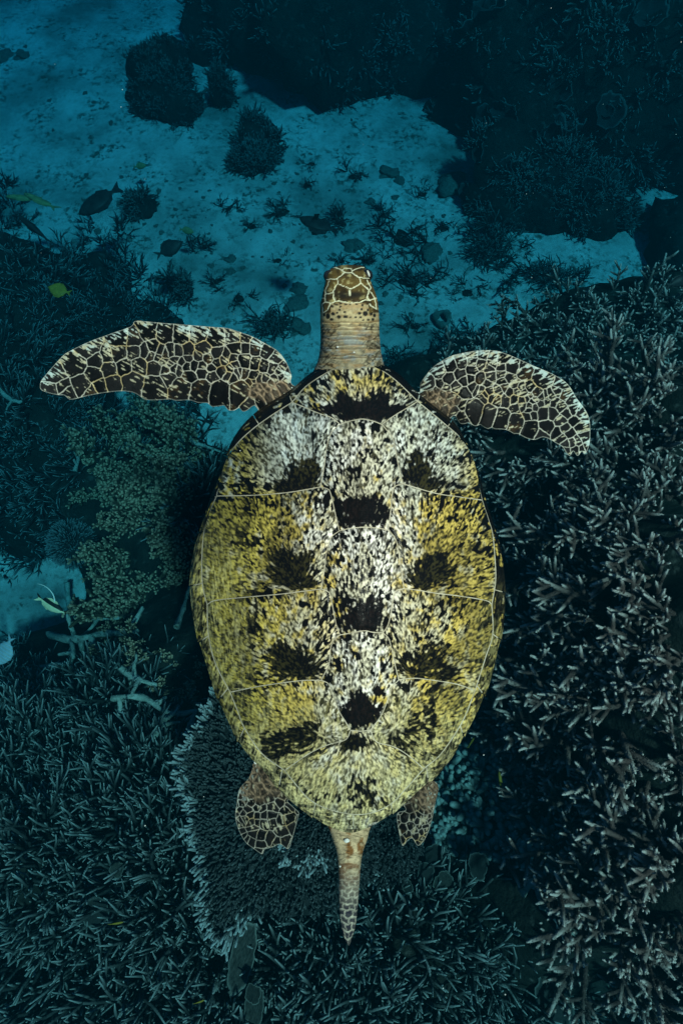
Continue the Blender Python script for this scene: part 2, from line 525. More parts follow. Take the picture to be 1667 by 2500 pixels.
# scute: outline, streak focus, list of dark blotches (x, y, rx, ry, strength)
scutes = [
 ('V', chain('m_f', '-a_r', '-a_c', '-a_l'), (884, 1080), [(884, 1003, 80, 32, 1), (838, 985, 26, 34, 1), (925, 980, 28, 30, .9), (960, 1002, 40, 16, .9), (800, 1000, 40, 12, .8)]),
 ('V', chain('a_c', 'b_r', 'c_r', '-d_c', '-c_l', '-b_l'), (886, 1420), [(884, 1250, 55, 42, 1), (840, 1262, 26, 26, .9), (930, 1255, 26, 34, .8), (858, 1158, 22, 16, .6)]),
 ('V', chain('d_c', 'e_r', 'f_r', '-g_c', '-f_l', '-e_l'), (888, 1680), [(886, 1506, 54, 36, 1), (905, 1480, 32, 22, .8)]),
 ('V', chain('g_c', 'h_r', 'i_r', '-j_c', '-i_l', '-h_l'), (882, 1900), [(880, 1730, 40, 42, 1), (880, 1750, 50, 26, .9), (922, 1690, 12, 14, .9)]),
 ('R', chain('j_c', 'k_r', '-m_b', '-k_l'), (872, 1760), [(884, 1934, 34, 30, .62), (862, 1812, 36, 22, .8), (925, 1962, 56, 13, .5), (790, 1945, 46, 11, .4)]),
 ('L', chain('a_l', 'b_l', 's12_l', '-m_l1'), (748, 1240), [(738, 1166, 44, 40, 1), (712, 1188, 48, 22, 1), (752, 1138, 30, 22, .9), (765, 1150, 22, 24, .9)]),
 ('L', chain('c_l', 'e_l', 's23_l', '-m_l2', '-s12_l'), (735, 1440), [(712, 1392, 56, 40, 1), (690, 1365, 36, 24, .9), (745, 1375, 26, 28, .9), (610, 1325, 36, 12, .75), (590, 1305, 14, 14, .7), (735, 1425, 44, 14, .9)]),
 ('L', chain('f_l', 'h_l', 's34_l', '-m_l3', '-s23_l'), (740, 1650), [(710, 1618, 58, 36, 1), (690, 1590, 34, 22, .9), (745, 1640, 40, 18, .9), (625, 1540, 18, 14, .7)]),
 ('L', chain('i_l', 'k_l', '-m_l4', '-s34_l'), (790, 1800), [(700, 1815, 64, 30, .78), (740, 1795, 44, 20, .85), (668, 1835, 36, 18, .75), (760, 1775, 22, 18, .8)]),
 ('Q', chain('-a_r', 'b_r', 's12_r', 'm_r1'), (1010, 1240), [(1024, 1158, 36, 38, 1), (1045, 1180, 40, 20, .9), (1015, 1130, 22, 24, .8)]),
 ('Q', chain('c_r', 'e_r', 's23_r', 'm_r2', '-s12_r'), (1025, 1440), [(1054, 1394, 50, 38, 1), (1035, 1415, 40, 22, .9), (1070, 1370, 30, 22, .9)]),
 ('Q', chain('f_r', 'h_r', 's34_r', 'm_r3', '-s23_r'), (1010, 1650), [(1030, 1622, 58, 32, .85), (1075, 1640, 46, 18, .8), (1055, 1590, 30, 20, .6)]),
 ('Q', chain('i_r', 'k_r', 'm_r4', '-s34_r'), (960, 1780), [(1010, 1785, 24, 48, .7), (1048, 1755, 16, 56, .72), (985, 1815, 44, 16, .65), (1065, 1835, 40, 12, .6)]),
]
# marginal plates between the inner ring and the rim
ring = np.vstack([cv[k][:-1] for k in ('m_f',)] + [cv[k][::-1][:-1] for k in ('m_r1', 'm_r2', 'm_r3', 'm_r4')] + [cv['m_b'][::-1][:-1]]
                 + [cv[k][::-1][:-1] for k in ('m_l4', 'm_l3', 'm_l2', 'm_l1')])
ticks = [(930,903),(1019,980),(1092,1042),(1150,1110),(1177,1221),(1204,1312),(1207,1440),(1202,1548),(1163,1672),(1124,1772),(1040,1872),(955,1962),
         (862,1988),(770,1960),(690,1878),(597,1777),(557,1680),(510,1552),(494,1424),(498,1298),(529,1213),(556,1115),(632,1035),(713,982),(800,909)]
ti = [int(np.argmin(((ring - t) ** 2).sum(1))) for t in ticks]
def out_at(p, slip):
    a = np.arctan2(p[1] - SC[1], p[0] - SC[0])
    side = 1 if p[0] > SC[0] else -1
    a2 = a + side * slip
    return a2
for q in range(len(ti)):
    i0, i1 = ti[q], ti[(q + 1) % len(ti)]
    seg = ring[i0:i1 + 1] if i1 > i0 else np.vstack([ring[i0:], ring[:i1 + 1]])
    sl = lambda p: 0.022 * smooth(1000, 1200, p[1]) * (1 - smooth(1880, 1980, p[1]))
    a0, a1 = out_at(seg[0], sl(seg[0])), out_at(seg[-1], sl(seg[-1]))
    if a1 < a0: a1 += 2 * np.pi
    aa = np.linspace(a0, a1, max(6, int((a1 - a0) * 420 / 2.2)))
    rr = np.interp((aa + np.pi) % (2 * np.pi) - np.pi, _oa3, _or3)
    u = np.linspace(0, 1, len(aa))
    if seg[0][0] < SC[0]: u = 1 - u
    rr = rr + 4.0 * (u ** 3 - 0.2) * smooth(1250, 1500, seg[:, 1].mean())
    o = SC + np.stack([np.cos(aa), np.sin(aa)], 1) * rr[:, None]
    c = seg.mean(0)
    scutes.append(('M', np.vstack([seg, o[::-1]]), tuple(c + (c - SC) * 0.0 + np.array((0, 260.0))), []))

CREAM = np.array((0.55, 0.49, 0.35)); WHITE = np.array((0.72, 0.66, 0.57)); YEL = np.array((0.54, 0.385, 0.09)); YG = np.array((0.36, 0.295, 0.05))
BLK = np.array((0.0045, 0.004, 0.004)); OLIVE = np.array((0.040, 0.034, 0.012)); BRN = np.array((0.012, 0.008, 0.007)); TANR = np.array((0.60, 0.52, 0.28)); ICE = np.array((0.50, 0.58, 0.58))

def scute_color(kind, P, foc, blots, dist):
    x, y = P[:, 0], P[:, 1]
    d = P - np.array(foc)
    L = np.linalg.norm(d, axis=1)[:, None] + 1e-6
    d = d / L
    if kind == 'M':
        # streaks run along the rim, slanting outwards
        a = np.arctan2(P[:, 1] - SC[1], P[:, 0] - SC[0]) + np.pi / 2
        d = np.stack([np.cos(a), np.sin(a)], 1)
    if kind in 'LQ':
        s = -1 if kind == 'L' else 1
        far = smooth(90, 210, np.abs(x - 880))[:, None]
        d = d * (1 - 0.35 * far) + np.array((s * 0.25, -0.45)) * far * 0.35
        d /= np.linalg.norm(d, axis=1)[:, None]
    dx, dy = d[:, 0], d[:, 1]
    if kind in 'VR':
        worn = smooth(1800, 1950, y) * 0.9
    else:
        worn = np.where(x < 880, smooth(640, 540, x) * smooth(1230, 1420, y), smooth(1130, 1200, x) * smooth(1380, 1560, y) * 0.5)
        worn = np.maximum(worn, smooth(1660, 1800, y) * 0.85)
    # ground colour
    lat = np.abs(x - 882) / 330.0
    n1 = fbm(x / 90, y / 110, 3); n2 = fbm(x / 38, y / 60, 8)
    n3 = fbm(x / 14, y / 20, 28, 3)
    yel = smooth(0.40, 0.66, n1 * 0.40 + n2 * 0.35 + n3 * 0.65 + 0.30 * smooth(0.12, 0.8, lat) - 0.32 - (0.01 if kind == 'V' else 0.0) + 0.14 * smooth(1500, 1900, y))
    if kind in 'LQ':
        yel = yel * (1 - 0.8 * smooth(1215, 1170, y) * smooth(0.92, 0.62, lat)) * (1 - 0.45 * smooth(0.42, 0.22, lat))
    yel = np.maximum(yel, smooth(1740, 1850, y) * 0.6 * smooth(0.3, 0.55, n3))
    if kind == 'V' and foc[1] == 1080:
        yel = np.maximum(yel, smooth(1000, 930, y) * 0.9 * smooth(0.3, 0.5, n2))
    left = smooth(780, 560, x)[:, None]
    ycol = YEL * (1 - left * 0.75) + YG * left * 0.75 * 1.25
    rear = smooth(1700, 1900, y)[:, None]
    ycol = ycol * (1 - rear * 0.55) + TANR * rear * 0.55
    warmth = (smooth(1250, 1500, y) * smooth(0.1, 0.4, lat) * 0.5)[:, None]
    wh = CREAM * (1 - smooth(0.45, 0.6, n2)[:, None]) + WHITE * smooth(0.45, 0.6, n2)[:, None]
    ice = (smooth(1300, 1120, y) * (0.75 * smooth(860, 720, x) + 0.45 * smooth(900, 1040, x)))[:, None]
    wh = wh * (1 - ice) + ICE * ice
    wh = wh * (1 - warmth) + np.array((0.56, 0.47, 0.26)) * warmth
    C = wh * (1 - yel[:, None]) + ycol * yel[:, None]
    smoke = smooth(0.42, 0.66, fbm(x / 55, y / 85, 52)) * smooth(0.2, 0.6, lat) * 0.5
    C = C * (1 - smoke)[:, None] + np.array((0.07, 0.058, 0.02)) * smoke[:, None]
    # tonal speckle: tiny rings and flecks
    f1 = lic(x, y, dx, dy, 3.3, 2.2, 21, 3)
    f2 = lic(x, y, dx, dy, 4.6, 6, 33)
    C = C * (0.13 + 0.98 * f1 ** 1.15)[:, None]
    fleck = smooth(0.36, 0.20, f1 * 0.5 + f2 * 0.5)
    # the black elongated spots
    cell, half = (4.6, 5.5) if kind != 'M' else (4, 16)
    sp = lic(x, y, dx, dy, cell, half, 41, 9)
    sp2 = lic(x, y, dx, dy, 7.6, 8, 47, 9)
    front = smooth(60, 0, dist) * 0.13
    dens = 0.875 - front - 0.45 * (fbm(x / 60, y / 60, 61) - 0.5) + 0.10 * worn
    if kind == 'M':
        dens = 0.44 - 0.22 * smooth(1250, 1000, y) + 0.34 * smooth(1550, 1800, y) - 0.10 * smooth(8, 2, dist)
    if kind == 'R':
        dens = dens + 0.06
    spot = np.maximum(smooth(dens - 0.03, dens + 0.05, sp), smooth(dens + 0.035, dens + 0.09, sp2))
    fl2 = (fleck * (0.85 - 0.3 * worn))[:, None]
    C = C * (1 - fl2) + (np.array((0.050, 0.042, 0.018)) * (0.5 + f2)[:, None]) * fl2
    dark = spot.copy()
    # blotches with ragged, streaky rims
    b = np.zeros(len(P))
    for bx, by, rx, ry, k in blots:
        q = np.sqrt(((x - bx) / rx) ** 2 + ((y - by) / ry) ** 2)
        q = q + (sp - 0.5) * -0.55 + (f2 - 0.5) * -0.35
        q = q + (1 - k) * (n3 - 0.5) * 3.0
        grain = smooth(1.02 - k, 1.22 - k, 0.6 * f2 + 0.4 * sp + 0.12) if k < 0.99 else 1.0
        b = np.maximum(b, smooth(1.12, 0.92, q) * grain)
    dark = np.maximum(dark, b)
    C = C * (1 - dark[:, None]) + BLK * dark[:, None]
    # brownish or olive mottling inside the blotches
    inn = (b * smooth(0.45, 0.75, f1 * 0.5 + n2 * 0.5) * 0.7)[:, None]
    C = C * (1 - inn) + (OLIVE if kind in 'LQR' else BRN) * 0.9 * inn
    # worn, algae-brushed areas: soft fine streaks along the body
    ws = lic(x, y, np.full(len(x), 0.12 if kind == 'L' else -0.25), np.full(len(x), 0.99), 2.6, 6, 71)
    ws2 = fbm(x / 22, y / 40, 77)
    wc = (np.array((0.42, 0.36, 0.14)) * (1 - rear * 0.6) + np.array((0.58, 0.50, 0.28)) * rear * 0.6) * (0.03 + 1.3 * smooth(0.15, 0.9, ws * 0.7 + ws2 * 0.3) ** 1.3)[:, None]
    if kind == 'M':
        C = C * (0.75 + 0.25 * smooth(1100, 1500, y))[:, None]  # rim plates painted darker towards the front, standing in for light falloff
    wk = (worn * (0.58 - 0.58 * b) * (0.5 + 0.5 * smooth(0.35, 0.6, ws2)))[:, None]
    C = C * (1 - wk) + wc * wk
    return C

STEP = 1.9
rng = random.Random(3)
for kind, poly, foc, blots in scutes:
    P0 = inset(densify(poly, STEP), 1.1)
    Vp, Fp, D, src = fill(P0, STEP)
    h = dome(Vp) + 0.0010 + 0.0030 * smooth(0, 11, D) - 0.0010 * (D < 0.05)
    h = h + 0.0009 * (lic(Vp[:, 0], Vp[:, 1], np.zeros(len(Vp)), np.ones(len(Vp)), 5, 9, 90) - 0.5) * smooth(0, 6, D)
    C = scute_color(kind, Vp, foc, blots, D)
    V3 = loc_xyz(Vp, h)
    if kind == 'M':                                   # thickness of the rim
        rimv = (rim_t(Vp) > 0.985)
        V3[rimv, 2] -= 0.004
    o = mesh_obj('scute', V3, Fp, M_scute, carapace, color=C)
    if kind == 'M': o.name = 'marginal_scute'

# ---- skin: flippers, head, neck, tail and trunk are one mesh
BV, BF, BC = [], [], []
nb = 0
def add_body(V, F, C):
    global nb
    BV.append(V); BC.append(C)
    BF.extend([tuple(i + nb for i in f) for f in F])
    nb += len(V)

def vor(P, seeds, wt=None):
    S = np.array(seeds, float)
    d2 = ((P[:, None, :] - S[None]) ** 2).sum(2)
    if wt is not None:
        d2 = d2 - wt[None] ** 2
    i1 = d2.argmin(1); f1 = d2[np.arange(len(P)), i1].copy()
    d2[np.arange(len(P)), i1] = 1e12
    best = np.full(len(P), 1e9)
    for k in range(5):
        i2 = d2.argmin(1); f2 = d2[np.arange(len(P)), i2].copy()
        d2[np.arange(len(P)), i2] = 1e12
        e = (f2 - f1) / (2 * np.linalg.norm(S[i1] - S[i2], axis=1) + 1e-6)
        best = np.minimum(best, e)
    return i1, best

def slab(outline, h_fn, th_fn, col_fn, step=1.55):
    poly = densify(catmull(outline + [outline[0]], 4)[:-1], step)
    if area2(poly) < 0: poly = poly[::-1]
    Vp, F, D, src = fill(poly, step)
    C, relief = col_fn(Vp, D)
    h = h_fn(Vp); th = th_fn(Vp, D)
    top = loc_xyz(Vp, h + th + relief * smooth(0, 4, D))
    bot = loc_xyz(Vp, h - th * 0.8)
    n = len(Vp)
    edge = np.arange(n)[D < 1e-6]
    bot[edge] = top[edge]
    add_body(np.vstack([top, bot]), F + [tuple(i + n for i in f[::-1]) for f in F], np.vstack([C, C]))

LINE = np.array((0.41, 0.365, 0.295)); DSK = np.array((0.0075, 0.0062, 0.0058)); FLK = np.array((0.42, 0.36, 0.24)); FLKB = np.array((0.42, 0.48, 0.44)); TAN = np.array((0.20, 0.135, 0.085))

def zl(pts, ox, oy, k):
    return [(ox + x / k, oy + y / k) for x, y in pts]

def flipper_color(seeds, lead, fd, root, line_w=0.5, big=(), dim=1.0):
    wt = np.zeros(len(seeds))
    for bx, by, w_ in big:
        wt[int(np.argmin([(a - bx) ** 2 + (b - by) ** 2 for a, b in seeds]))] = w_
    lead = np.array(lead)
    rr = np.random.RandomState(7).rand(len(seeds), 3)
    def fn(P, D):
        x, y = P[:, 0], P[:, 1]
        Pw = P + np.stack([fbm(x / 14, y / 14, 1) - 0.5, fbm(x / 14, y / 14, 2) - 0.5], 1) * 7
        i, e = vor(Pw, seeds, wt)
        ld = seg_dist(P, lead)
        dx = np.full(len(x), fd[0]); dy = np.full(len(x), fd[1])
        f = lic(x, y, dx, dy, 3.2, 8, 11); g = fbm(x / 20, y / 16, 5)
        amt = 0.10 * smooth(60, 20, ld) + 0.34 * smooth(26, 1, ld) + 0.16 * (rr[i, 0] - 0.5) + 0.8 * (g - 0.5)
        fl = smooth(0.90 - amt, 1.06 - amt, f)
        blue = smooth(40, 4, ld)[:, None] * smooth(0.35, 0.6, g)[:, None]
        C = DSK * (0.5 + 1.5 * rr[i, 1])[:, None] * (0.6 + 0.8 * g)[:, None]
        brown = (smooth(0.5, 0.75, g) * (rr[i, 2] > 0.75))[:, None]
        C = C * (1 - brown) + np.array((0.034, 0.019, 0.008)) * brown
        C = C * (1 - fl[:, None] * 0.85) + (FLK * (1 - blue) + FLKB * blue) * fl[:, None] * 0.85
        w = line_w * (0.8 + 0.6 * vnoise(x / 25, y / 25, 4))
        ln = smooth(w + 0.95, w - 0.35, e) * (0.75 + 0.25 * smooth(0, 3, D))
        lc = LINE * (0.75 + 0.5 * vnoise(x / 9, y / 9, 6))[:, None]
        warm = smooth(0.5, 0.7, fbm(x / 40, y / 40, 14))[:, None]
        lc = lc * (1 - warm) + lc * np.array((1.1, 0.9, 0.55)) * warm
        lc = lc * (1 - blue * 0.6) + np.array((0.50, 0.55, 0.50)) * blue * 0.6
        C = C * (1 - ln[:, None]) + lc * ln[:, None]
        rim = smooth(2.2, 0.6, D)[:, None] * 0.5
        C = C * (1 - rim) + np.array((0.52, 0.50, 0.42)) * rim
        if root is not None:                        # leathery tan skin at the shoulder
            rd = np.linalg.norm((P - np.array(root[:2])) / np.array(root[2:]), axis=1)
            k = smooth(1.15, 0.75, rd + (g - 0.5) * 0.8)
            tl = lic(x, y, dx * 0 + 0.6, dy * 0 + 0.8, 3.0, 9, 19)
            tc = TAN * (0.3 + 1.0 * tl)[:, None]
            k2 = (k * (0.25 + 0.75 * smooth(4, 1.5, e)))[:, None]
            C = C * (1 - k2) + tc * k2
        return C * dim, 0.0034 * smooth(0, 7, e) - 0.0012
    return fn

# left front flipper
zo = (80, 760, 2.376)
LF = [(1600,640),(1620,480),(1505,425),(1500,370),(1470,295),(1420,230),(1340,182),(1270,145),(1200,120),(1130,98),(1030,90),(910,80),(720,65),(610,55),(585,65),(570,88),(440,135),(320,180),(200,240),(165,270),
 (110,330),(60,390),(45,420),(50,455),(100,475),(150,485),(185,487),(205,505),(230,512),(320,490),(420,472),(510,463),(580,470),(620,490),(655,512),(720,515),(800,510),(830,518),(910,515),(960,530),(1015,533),(1040,553),
 (1090,549),(1112,547),(1135,573),(1170,575),(1198,560),(1215,580),(1240,577),(1280,548),(1300,560),(1380,660)]
LS = [(130,380),(330,210),(505,160),(590,160),(665,120),(770,135),(860,140),(960,145),(1065,165),(1165,150),(1240,155),(1300,175),
 (250,310),(375,285),(430,262),(500,245),(590,240),(655,235),(700,215),(800,235),(840,240),(900,235),(985,220),(1075,245),(1125,260),(1180,215),(1235,215),(1290,220),(1360,235),(1410,270),(1455,330),
 (360,370),(440,330),(530,315),(615,310),(710,320),(730,265),(760,290),(800,310),(825,280),(865,295),(900,275),(960,262),(1020,280),(1070,300),(1115,280),(1160,275),(1230,290),(1285,300),(1345,320),(1390,330),(1430,350),
 (690,255),(770,245),(740,235),(780,330),(820,330),(850,340),(895,320),(935,315),(985,320),(1040,325),(1095,345),(1145,340),(1180,310),(1185,355),(1200,350),(1225,355),(1280,380),(1310,400),(1350,400),(1380,420),(1410,390),(1440,380),
 (905,370),(985,350),(1045,375),(795,385),(165,445),(290,430),(340,465),(390,435),(465,420),(580,410),(710,440),(860,440),(975,455),(1085,465),(1205,465),(1258,520),(1285,475),(195,480),(120,455),
 (1320,440),(1345,430),(1370,450),(1330,470),(1310,500),(1290,430),(1300,455),(1360,480),(1400,460),(1440,440),(1470,400),(1480,350),(1160,375),(1140,365),(1265,415),(1285,405)]
BL = [(*p, w) for p, w in zip(zl([(290,430),(580,410),(710,440),(860,440),(975,455),(1085,465),(1205,465),(330,210),(500,245),(1230,290),(905,370)], *zo), (10,14,16,17,19,20,22,12,8,12,8))]
LF, LS = zl(LF, *zo), zl(LS, *zo)
slab(LF, lambda P: -0.045 - 0.075 * smooth(640, 100, P[:, 0]) + 0.02 * smooth(980, 780, P[:, 1]),
     lambda P, D: 0.002 + 0.024 * np.sqrt(smooth(-8, 60, D)) * (0.30 + 0.70 * smooth(100, 520, P[:, 0])),
     flipper_color(LS, LF[2:22], (0.86, 0.5), (655, 955, 60, 26), big=BL))
# right front flipper
zo = (980, 820, 3.136)
RF = [(60,560),(40,420),(135,432),(143,370),(180,310),(240,240),(310,190),(390,150),(500,125),(580,113),(650,110),(750,120),(880,170),(1000,225),(1170,300),(1270,370),(1340,480),(1400,560),(1435,640),(1442,740),(1435,830),(1410,895),(1392,900),(1377,882),
 (1350,918),(1330,905),(1312,882),(1285,918),(1255,890),(1230,850),(1180,820),(1140,795),(1080,775),(1020,795),(960,785),(890,750),(860,750),(800,720),(710,712),(690,700),(660,712),(615,690),(600,680),(560,690),(510,665),(490,672),(450,672),(425,640),(400,610),(300,660)]
RS = [(190,370),(285,270),(375,230),(455,205),(540,150),(540,195),(620,145),(695,160),(758,180),(755,240),(830,250),(935,280),(1080,330),(1220,370),(1190,430),(1250,450),(1300,490),(1375,590),(1310,560),
 (295,380),(340,400),(360,330),(410,390),(445,300),(470,340),(530,330),(540,260),(600,330),(610,220),(670,240),(680,310),(690,215),(755,300),(770,350),(820,320),(870,380),
 (490,430),(545,390),(600,410),(650,360),(670,430),(735,420),(785,395),(830,430),(865,490),(790,490),(880,420),(930,440),(980,400),(905,400),(920,495),(960,480),(985,460),(1000,500),(1030,440),(1020,485),(1075,470),(1060,520),(1110,500),(1140,455),(1170,510),(1100,465),
 (980,540),(975,575),(930,540),(1010,555),(1080,590),(1160,590),(1215,540),(1265,590),(1220,650),(1320,650),(1250,710),(1280,745),(1360,700),(1390,780),(1300,820),(1350,810),(870,550),(1000,600),
 (455,620),(455,530),(560,560),(670,600),(765,630),(870,660),(965,610),(985,710),(1110,700),(1070,755),(1190,750),(1220,790),(1255,830),(1380,860),(1415,850),(1250,870),(1330,870),
 (230,440),(180,440),(250,470),(320,450),(370,470),(300,500),(210,410),(270,420),(380,520),(340,540),(260,520),(640,450),(620,470),(700,470),(725,490),(580,405),(420,510),(400,560)]
BR = [(*p, w) for p, w in zip(zl([(560,560),(670,600),(765,630),(870,660),(985,710),(190,370),(1080,330),(600,330),(1080,590),(1110,700)], *zo), (20,18,17,15,14,16,14,9,9,9))]
RF, RS = zl(RF, *zo), zl(RS, *zo)
slab(RF, lambda P: -0.045 - 0.13 * smooth(1180, 1440, P[:, 0]) + 0.02 * smooth(980, 840, P[:, 1]),
     lambda P, D: 0.002 + 0.024 * np.sqrt(smooth(-8, 60, D)) * (0.30 + 0.70 * smooth(1430, 1150, P[:, 0])),
     flipper_color(RS, RF[2:21], (0.8, -0.35), (1065, 985, 60, 34), big=BR))
# hind flippers
def rnd_seeds(poly, n, seed, big=None):
    r = np.random.RandomState(seed); poly = np.array(poly)
    lo, hi = poly.min(0) - 10, poly.max(0) + 10
    out = []
    for q in range(6000):
        p = lo + r.rand(2) * (hi - lo)
        k = big(p) if big else 10
        if all((p[0] - a) ** 2 + (p[1] - b) ** 2 > k * k for a, b in out):
            out.append(tuple(p))
        if len(out) >= n: break
    return out
zo = (550, 1800, 2.613)
HL = zl([(420,180),(195,165),(178,190),(150,260),(92,330),(75,420),(65,510),(90,600),(130,670),(180,710),(235,745),(252,715),(300,702),(350,682),(402,712),(430,640),(465,510),(470,480),(430,440),(400,400),(520,380)], *zo)
HR = zl([(1150,250),(1345,290),(1338,420),(1308,560),(1272,650),(1228,692),(1192,645),(1160,662),(1130,692),(1110,620),(1094,490),(1150,460),(1100,380)], *zo)
slab(HL, lambda P: -0.03 - 0.06 * smooth(1880, 2080, P[:, 1]), lambda P, D: 0.003 + 0.013 * smooth(0, 30, D),
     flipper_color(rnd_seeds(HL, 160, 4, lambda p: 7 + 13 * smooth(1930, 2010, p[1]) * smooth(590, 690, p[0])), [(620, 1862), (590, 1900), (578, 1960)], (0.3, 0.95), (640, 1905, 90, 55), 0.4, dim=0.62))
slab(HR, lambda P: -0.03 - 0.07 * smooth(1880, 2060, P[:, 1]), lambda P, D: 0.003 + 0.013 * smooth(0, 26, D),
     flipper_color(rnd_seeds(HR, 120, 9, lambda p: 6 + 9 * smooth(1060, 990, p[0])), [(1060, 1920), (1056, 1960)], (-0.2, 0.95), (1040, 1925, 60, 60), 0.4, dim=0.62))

def loft(stations, segs, step, col_fn, zk=0.8, power=2.3):
    """stations: (py, left px, right px, centre height m, half height m) along the image's y"""
    S = np.array(stations, float)
    n = max(8, int(np.abs(np.diff(S[:, 0])).sum() / step))
    u = np.linspace(0, len(S) - 1, n)
    CC = catmull_n(S, u)
    rows = []
    a = np.linspace(0, 2 * np.pi, segs, endpoint=False)
    ca, sa = np.cos(a), np.sin(a)
    sx = np.sign(ca) * np.abs(ca) ** (2 / power); sz = np.sign(sa) * np.abs(sa) ** (2 / power)
    for py, l, r, hc, hh in CC:
        h = hc + hh * sz * np.where(sz > 0, 1.0, zk)
        px = (l + r) / 2 + (r - l) / 2 * sx
        rows.append(loc_xyz(np.stack([px, np.full(segs, py)], 1), h))
    V = np.vstack(rows)
    F = []
    for i in range(n - 1):
        for j in range(segs):
            k = (j + 1) % segs
            F.append((i * segs + j, i * segs + k, (i + 1) * segs + k, (i + 1) * segs + j))
    V = np.vstack([V, rows[0].mean(0)[None], rows[-1].mean(0)[None]])
    for j in range(segs):
        F.append((len(V) - 2, (j + 1) % segs, j)); F.append((len(V) - 1, (n - 1) * segs + j, (n - 1) * segs + (j + 1) % segs))
    C, rel = col_fn(to_px(V))
    V[:, 2] += rel * np.where(V[:, 2] > np.interp(to_px(V)[:, 1], CC[:, 0] if CC[0, 0] < CC[-1, 0] else CC[::-1, 0], CC[:, 3] if CC[0, 0] < CC[-1, 0] else CC[::-1, 3]), 1, 0)
    add_body(V, F, C)

def catmull_n(S, u):
    Q = np.vstack([2 * S[0] - S[1], S, 2 * S[-1] - S[-2]])
    i = np.clip(np.floor(u).astype(int), 0, len(S) - 2); t = (u - i)[:, None]
    p0, p1, p2, p3 = Q[i], Q[i + 1], Q[i + 2], Q[i + 3]
    return 0.5 * (2 * p1 + (p2 - p0) * t + (2 * p0 - 5 * p1 + 4 * p2 - p3) * t * t + (3 * p1 - p0 - 3 * p2 + p3) * t ** 3)

hl = lambda pts: [(720 + x / 5.6, 620 + y / 5.6) for x, y in pts]
head_lines = [hl(p) for p in (
 [(430,350),(580,340),(650,280),(680,255),(770,255),(880,325),(1010,335)], [(680,255),(645,225),(680,195),(765,200),(780,235),(770,255)], [(780,235),(900,185),(960,180)], [(645,225),(560,190),(520,180)],
 [(580,340),(585,410),(680,450),(750,480),(830,450),(895,395),(885,325)], [(585,410),(520,510),(530,600),(545,640)], [(750,480),(760,560),(775,660)], [(895,395),(1010,495),(985,600)],
 [(530,530),(420,555),(415,500),(470,370)], [(415,500),(415,660),(370,690),(380,800)], [(1010,495),(1040,460),(980,360)], [(1010,495),(1090,610),(1020,640),(985,600)],
 [(490,670),(600,640),(700,665),(780,675),(880,660),(960,630),(1020,640)], [(1090,610),(1120,760),(1020,690)], [(415,660),(490,670),(440,770),(380,810)], [(340,610),(415,600)], [(1090,610),(1140,600)])]
neck_spots = [(620,680,18,10),(690,690,20,9),(750,685,18,8),(545,655,18,10),(510,715,15,18),(570,695,15,11),(925,660,14,9),(985,680,14,12),(920,700,16,14),(450,850,28,40),(520,820,25,22),(580,805,16,13),(500,895,25,18),
 (600,860,30,23),(690,858,30,19),(680,797,20,12),(760,865,16,9),(830,868,20,11),(880,808,25,17),(960,815,34,34),(1038,815,22,28),(895,865,20,11),(1000,900,18,14),(1063,895,18,20),(1085,840,18,28),(1078,780,18,22),(995,765,14,13),(910,755,16,12),
 (400,830,16,24),(1020,740,12,12),(470,740,12,14),(620,720,14,12),(610,765,14,12),(840,690,16,8),(540,685,12,10),(935,905,14,9),(600,975,22,20),(890,968,18,14),(960,968,16,14),(1040,1000,14,16),(450,1030,18,18),(545,1055,22,20),(770,960,14,10),(680,930,12,10)]

